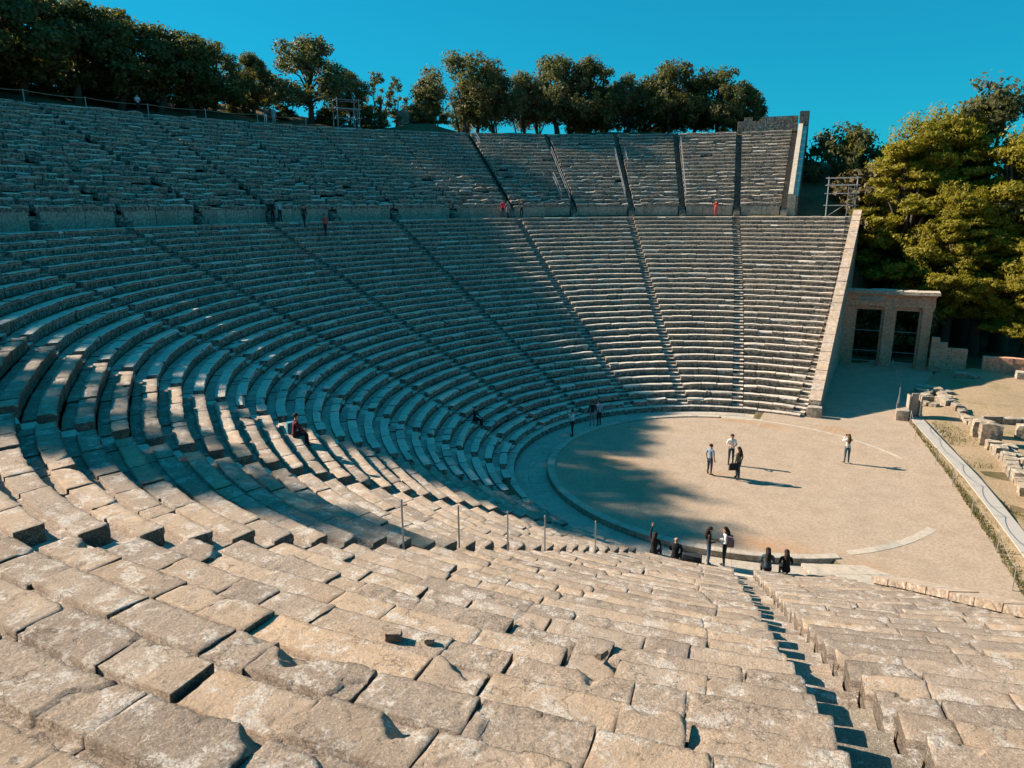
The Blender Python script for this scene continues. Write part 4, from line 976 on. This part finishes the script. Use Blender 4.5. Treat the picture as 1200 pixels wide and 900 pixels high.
# ------------------------------------------------------------------ people
CM = {}
def cloth(c):
    k = tuple(round(x, 3) for x in c)
    if k not in CM: CM[k] = plain('cloth %d' % len(CM), c, .85)
    return CM[k]
SKIN = plain('skin', (.48, .28, .19), .6)
def person(loc, face, pose, top, legs, hair, label, h=1.70, longhair=False, sleeve=True, shoe=(.03, .03, .03), skirt=False, bald=False, group=None, cap=None):
    k = h/1.72
    J = {}; 
    sit = pose.startswith('sit')
    pz = .12 if sit else .95
    dzz = pz-.95
    def T(x, y, z): return (x, y, z+dzz)
    lean = .10 if sit else 0.0
    J['pel'] = T(0, 0, .95); J['spi'] = T(0, lean*.4, 1.14); J['che'] = T(0, lean, 1.33); J['nec'] = T(0, lean+.01, 1.47)
    J['hb'] = T(0, lean+.035, 1.545); J['hm'] = T(0, lean+.03, 1.61); J['ht'] = T(0, lean+.015, 1.68)
    for s, n in ((-1, 'l'), (1, 'r')):
        J['hip'+n] = T(s*.095, 0, .91)
        if sit:
            J['kne'+n] = (s*.14, .44, .12); J['ank'+n] = (s*.14, .46, -.34); J['toe'+n] = (s*.15, .62, -.40)
        else:
            wd = .16 if pose == 'apart' else .10; fy = .10*s if pose == 'walk' else 0
            J['kne'+n] = (s*(wd+.0), .02+fy, .50); J['ank'+n] = (s*(wd+.01), -.01+fy*1.6, .09); J['toe'+n] = (s*(wd+.04), .15+fy*1.6, .04)
        J['sho'+n] = T(s*.185, lean, 1.405)
        ap = pose.split('_')[-1]
        if ap == 'photo': J['elb'+n] = T(s*.25, lean+.18, 1.27); J['wri'+n] = T(s*.10, lean+.27, 1.50); J['han'+n] = T(s*.055, lean+.29, 1.57)
        elif ap == 'raise' and s < 0: J['elb'+n] = T(s*.22, lean+.10, 1.66); J['wri'+n] = T(s*.18, lean+.16, 1.90); J['han'+n] = T(s*.17, lean+.18, 1.99)
        elif ap == 'hold': J['elb'+n] = T(s*.24, lean-.02, 1.13); J['wri'+n] = T(s*.10, lean+.22, 1.12); J['han'+n] = T(s*.05, lean+.28, 1.14)
        elif sit: J['elb'+n] = T(s*.24, lean+.05, 1.14); J['wri'+n] = T(s*.14, lean+.26, 1.05); J['han'+n] = T(s*.10, lean+.33, 1.03)
        else: J['elb'+n] = T(s*.245, -.03, 1.14); J['wri'+n] = T(s*.25, .04, .90); J['han'+n] = T(s*.245, .07, .81)
    E_ = [('pel', 'spi', 't'), ('spi', 'che', 't'), ('che', 'nec', 't'), ('nec', 'hb', 's'), ('hb', 'hm', 's'), ('hm', 'ht', 's')]
    for n in 'lr':
        E_ += [('pel', 'hip'+n, 'l'), ('hip'+n, 'kne'+n, 'l'), ('kne'+n, 'ank'+n, 'l'), ('ank'+n, 'toe'+n, 'f'), ('che', 'sho'+n, 't'), ('sho'+n, 'elb'+n, 't'), ('elb'+n, 'wri'+n, 't' if sleeve else 's'), ('wri'+n, 'han'+n, 's')]
    RAD = {'pel': .135, 'spi': .125, 'che': .145, 'nec': .052, 'hb': .072, 'hm': .092, 'ht': .07, 'hip': .095, 'kne': .062, 'ank': .042, 'toe': .036, 'sho': .068, 'elb': .047, 'wri': .032, 'han': .036}
    if skirt: RAD = dict(RAD, hip=.13, kne=.11)
    bm = bmesh.new(); sk = bm.verts.layers.skin.verify(); vi = {}
    for nme, p in J.items():
        v = bm.verts.new(Vector(p)*k); vi[nme] = v; rr = RAD[nme if nme in RAD else nme[:-1]]*k
        fl = .72 if nme in ('pel', 'spi', 'che') else 1.0
        v[sk].radius = (rr, rr*fl) if fl < 1 else (rr, rr); v[sk].use_root = (nme == 'pel')
    for a, b, _ in E_: bm.edges.new((vi[a], vi[b]))
    me = bpy.data.meshes.new('tmp'); bm.to_mesh(me); bm.free()
    o = bpy.data.objects.new('tmp', me); COL.objects.link(o)
    o.modifiers.new('s', 'SKIN'); ss = o.modifiers.new('u', 'SUBSURF'); ss.levels = 1
    dg = bpy.context.evaluated_depsgraph_get(); dg.update()
    nm = bpy.data.meshes.new_from_object(o.evaluated_get(dg)); bpy.data.objects.remove(o); bpy.data.meshes.remove(me)
    V = np.array([v.co for v in nm.vertices]); F = [list(p.vertices) for p in nm.polygons]; bpy.data.meshes.remove(nm)
    cen = np.array([V[f].mean(0) for f in F]); best = np.full(len(F), 1e9); mi = np.zeros(len(F), int); cls = {'t': 0, 'l': 1, 's': 2, 'f': 3}
    for a, b, c in E_:
        A = np.array(J[a])*k; B = np.array(J[b])*k; t = np.clip(((cen-A)@(B-A))/((B-A)@(B-A)), 0, 1); dd = np.linalg.norm(cen-(A+t[:, None]*(B-A)), axis=1)
        m = dd < best; best[m] = dd[m]; mi[m] = cls[c]
    V = V.tolist(); mi = mi.tolist()
    def extra(mb, c):
        n0 = len(V); V.extend(mb.v); 
        for f in mb.f: F.append([q+n0 for q in f]); mi.append(c)
    for n in 'lr':                                  # five fingers on each hand
        Wr = np.array(J['wri'+n])*k; Ha = np.array(J['han'+n])*k; dv = (Ha-Wr)/np.linalg.norm(Ha-Wr)
        sd_ = np.cross(dv, [0, 1.0, .3]); sd_ /= np.linalg.norm(sd_)
        for q, (of, ln) in enumerate(((-.024, .055), (-.008, .066), (.008, .062), (.024, .048))):
            b0 = Ha+dv*.012+sd_*of; mb = MB(); mb.tube([b0, b0+dv*ln*.55, b0+dv*ln*.9+np.array([0, .018, -.01])], [.010, .009, .006], 5); extra(mb, 2)
        b0 = Ha-dv*.02+sd_*.026; mb = MB(); mb.tube([b0, b0+sd_*.022+dv*.02, b0+sd_*.03+dv*.045], [.011, .010, .007], 5); extra(mb, 2)
    hm = np.array(J['hm'])*k
    mb = MB(); mb.tube([hm+[0, .075*k, .012], hm+[0, .108*k, -.018], hm+[0, .082*k, -.026]], [.008, .014, .010], 5); extra(mb, 2)     # nose
    for s in (-1, 1):
        mb = MB(); mb.box(hm+np.array([s*.032, .083, .012])*k, (.022, .012, .010)); extra(mb, 4)      # eyes
        mb = MB(); mb.box(hm+np.array([s*.09, -.005, -.005])*k, (.018, .035, .055), jit=.002); extra(mb, 2)   # ears
    mb = MB(); mb.box(hm+np.array([0, .082, -.05])*k, (.045, .012, .010)); extra(mb, 5)
    root = mesh('person', np.array(V), F, [cloth(top), cloth(legs), SKIN, cloth(shoe), cloth((.02, .015, .012)), cloth((.35, .14, .12))], None, True, mi=mi)
    root.location = loc; root.rotation_euler = (0, 0, rad(face-90)); tag(root, label, 'person', group)
    # hair
    if not bald:
        P = []; Fh = []; nu, nv = 10, 7
        for i in range(nv+1):
            ph = math.pi*.62*i/nv
            for j in range(nu):
                th = 2*math.pi*j/nu; fr = max(0, math.sin(th))      # +y is the face
                ph2 = ph*(1-.42*fr)
                P.append(hm + np.array([.102*math.sin(ph2)*math.cos(th), .108*math.sin(ph2)*math.sin(th)-.012, .035+.098*math.cos(ph2)])*k)
        Fh = [(i*nu+j, i*nu+(j+1) % nu, (i+1)*nu+(j+1) % nu, (i+1)*nu+j) for i in range(nv) for j in range(nu)]
        if longhair:
            n0 = len(P); mb = MB(); mb.tube([hm+[0, -.05, .03], hm+[0, -.10, -.10], hm+[0, -.13-.0, -.28], hm+[0, -.13, -.42]], [.085, .105, .10, .03], 8)
            P += [np.array(p) for p in mb.v]; Fh += [tuple(q+n0 for q in f) for f in mb.f]
        hh = mesh('hair', np.array(P), Fh, cloth(cap or hair), None, True); hh.parent = root
    return root
DK = (.018, .018, .022); JN = (.045, .075, .12); WH = (.72, .72, .70); BR = (.03, .02, .015)
ZP = -.20
person((-9.97, 1.50, .075), 205, 'stand_photo', WH, DK, BR, 'man in white shirt on the kerb, arms raised to take a picture', 1.72)
person((-9.52, 3.92, .075), 120, 'stand', DK, (.22, .25, .26), BR, 'person in dark jacket and grey trousers on the far shaded kerb', 1.72)
person((-9.18, 4.25, .075), 150, 'stand', (.22, .33, .40), DK, BR, 'person in light blue top close behind the dark jacket on the kerb', 1.70)
person((-1.18, -1.45, .005), 60, 'apart_down', (.20, .27, .33), (.035, .05, .075), BR, 'man in blue-grey T-shirt and jeans seen from behind, legs apart', 1.72, sleeve=False)
person((-.40, .60, .005), 285, 'stand_hold', WH, (.03, .05, .06), BR, 'man in white shirt facing the camera in the group of three', 1.76, sleeve=False)
person((.27, -1.50, .005), 150, 'walk', (.16, .12, .09), (.03, .045, .055), BR, 'woman in brown jacket with long dark hair carrying a black bag', 1.78, True, skirt=True)
person((5.36, 3.45, .005), 110, 'stand_photo', (.62, .60, .57), (.05, .10, .13), (.10, .055, .03), 'woman alone in pale top and jeans on the right of the orchestra', 1.68, True)
person((.50, -11.10, ZP), 15, 'stand_hold', (.03, .022, .02), (.05, .09, .14), BR, 'woman in dark top and blue jeans with long hair, left of the pair', 1.70, True)
person((1.10, -10.95, ZP), 190, 'walk_hold', WH, (.02, .03, .035), BR, 'woman in white top with a pinkish backpack, right of the pair', 1.74, True)
def seat_at(a, row, front=.18): 
    u = (row-1)*W0; r = float(rl(u, a))+front; return cyl(np.array(r), a, Z0+HR*row)
# on the first row beside the near stairway
person(seat_at(263.7, 1), 83.7, 'sit_raise', (.02, .02, .024), DK, BR, 'seated person in dark clothes raising one arm, leftmost on the front row', 1.7, True, group=None)
person(seat_at(267.6, 1), 87.6, 'sit', (.012, .013, .016), DK, BR, 'seated bald man in black on the front row', 1.72, bald=True)
person(seat_at(283.2, 1, -.05), 103, 'sit', (.05, .075, .09), DK, BR, 'seated person in blue-black jacket, left of the pair right of the stairway', 1.7, True)
person(seat_at(286.3, 1, -.05), 104, 'sit', (.015, .015, .018), DK, BR, 'seated person in black, right of the pair right of the stairway', 1.66, True)
person(seat_at(234.6, 15), 54, 'sit', (.10, .012, .018), DK, BR, 'seated visitor in red and black among the sunlit bands of seats', 1.72)
person(seat_at(190.2, 4), 10, 'sit', (.02, .02, .022), DK, (.10, .09, .08), 'seated visitor in black low in the shaded seats', 1.7)
person(cyl(np.array(58.75), 168.3, ZT+.06), 348, 'stand_hold', (.62, .60, .66), DK, BR, 'person in white top standing alone on the rim at upper left', 1.68)
person(cyl(np.array(58.75), 155.7, ZT+.06), 336, 'stand', (.05, .12, .12), (.55, .55, .55), BR, 'person in dark green top and white trousers on the rim, left of two', 1.68, True)
person(cyl(np.array(58.75), 154.8, ZT+.06), 335, 'stand', (.20, .34, .42), (.25, .38, .45), BR, 'person in pale blue on the rim, right of two', 1.76)
def dz_at(a, off): return cyl(np.array(float(rl(W0*NROW+off, a))), a, ZD)
person(dz_at(134.3, .8), 316, 'stand', (.50, .02, .05), DK, BR, 'person in crimson top on the walkway in the shaded middle', 1.7)
person(dz_at(133.4, 1.0), 316, 'stand', (.14, .17, .18), (.16, .18, .18), BR, 'pale companion right behind the crimson top on the walkway', 1.66)
person(dz_at(131.3, .9), 312, 'stand_hold', (.07, .08, .11), DK, BR, 'dark figure on the walkway right of the wall opening', 1.72)
person(dz_at(168.0, .9), 348, 'stand', (.35, .42, .46), DK, BR, 'person in pale top on the walkway above the red jacket', 1.74)
person(dz_at(168.8, 1.1), 348, 'stand', DK, DK, BR, 'person in black at the wall above the red jacket, leftmost', 1.72)
s_ = st_az(5, 32*W0); person(cyl(np.array(float(rl(32.3*W0, 166.9))), 166.9, Z0+33*HR), 345, 'walk', (.03, .035, .035), DK, BR, 'dark figure stepping down ahead of the red jacket', 1.72)
person(cyl(np.array(float(rl(30.2*W0, 165.6))), 165.6, Z0+31*HR), 345, 'walk', (.62, .07, .06), DK, BR, 'person in bright red jacket going down the shaded seats', 1.7)
person(dz_at(102.3, .9), 282, 'stand_hold', (.60, .04, .04), (.45, .08, .07), BR, 'person in red on the walkway below the sunlit upper seats', 1.62)
# things they carry or have put down
b = MB(); b.box((.05, -1.78, .78), (.42, .16, .38), .5, .02); b.tube([(-.05, -1.74, .95), (.05, -1.62, 1.30), (.2, -1.6, 1.42)], .014, 5)
tag(b.build('shoulder_bag', cloth(DK)), 'black shoulder bag on the woman in the brown jacket', 'bag')
b = MB(); b.box((1.28, -10.98, 1.02), (.20, .30, .42), .15, .02); b.box((1.40, -10.98, .93), (.08, .22, .22), .15, .012)
tag(b.build('backpack', cloth((.30, .16, .16))), 'pinkish backpack worn by the woman in white', 'backpack')
p = seat_at(270.6, 1, .2); bk = rockmesh('backpack', p+np.array([0, 0, .18]), (.75, .34, .40), 61, cloth((.03, .035, .04)), None, 2, .06, rad(0)); tag(bk, 'dark backpack lying on the front row beside the bald man', 'backpack')
p = seat_at(233.3, 15); bk = rockmesh('bag', p+np.array([0, 0, .22]), (.36, .28, .45), 62, cloth((.06, .25, .34)), None, 2, .06, 1.0); tag(bk, 'bright blue bag beside the seated visitor in red', 'bag')
p = np.array([-9.97, 1.50, .075])+np.array([math.cos(rad(205))*.32, math.sin(rad(205))*.32, 1.60]); tag(MB().box(p, (.02, .15, .075), rad(205)).build('phone', M['dark_metal'], None, loc=p), 'phone held up by the man in the white shirt on the kerb', 'phone')
p = np.array([5.36, 3.45, 0])+np.array([math.cos(rad(110))*.31, math.sin(rad(110))*.31, 1.54]); tag(MB().box(p, (.09, .14, .09), rad(110)).build('hand_camera', M['dark_metal'], None, loc=p), 'dark camera held by the woman alone on the right', 'camera')
# broken fragments lying on the near seats
for k, (x, y, z, sz, lab) in enumerate((
    (.45, -32.5, 9.37, (.26, .16, .15), 'small upright shard of stone among the near seats, left of centre'),
    (.85, -32.4, 9.37, (.14, .10, .08), 'fist-sized stone beside the upright shard'),
    (2.45, -31.35, 9.0, (.20, .14, .12), 'small loose stone in a joint right of the upright shard'))):
    sz = tuple(q*.72 for q in sz)
    tag(rockmesh('stone_fragment', (x, y, z+sz[2]*.30), sz, 1200+k, M['stone'], None, 3, .17, rng.uniform(0, 3)), lab, 'stone', 'loose stones on the near seats')
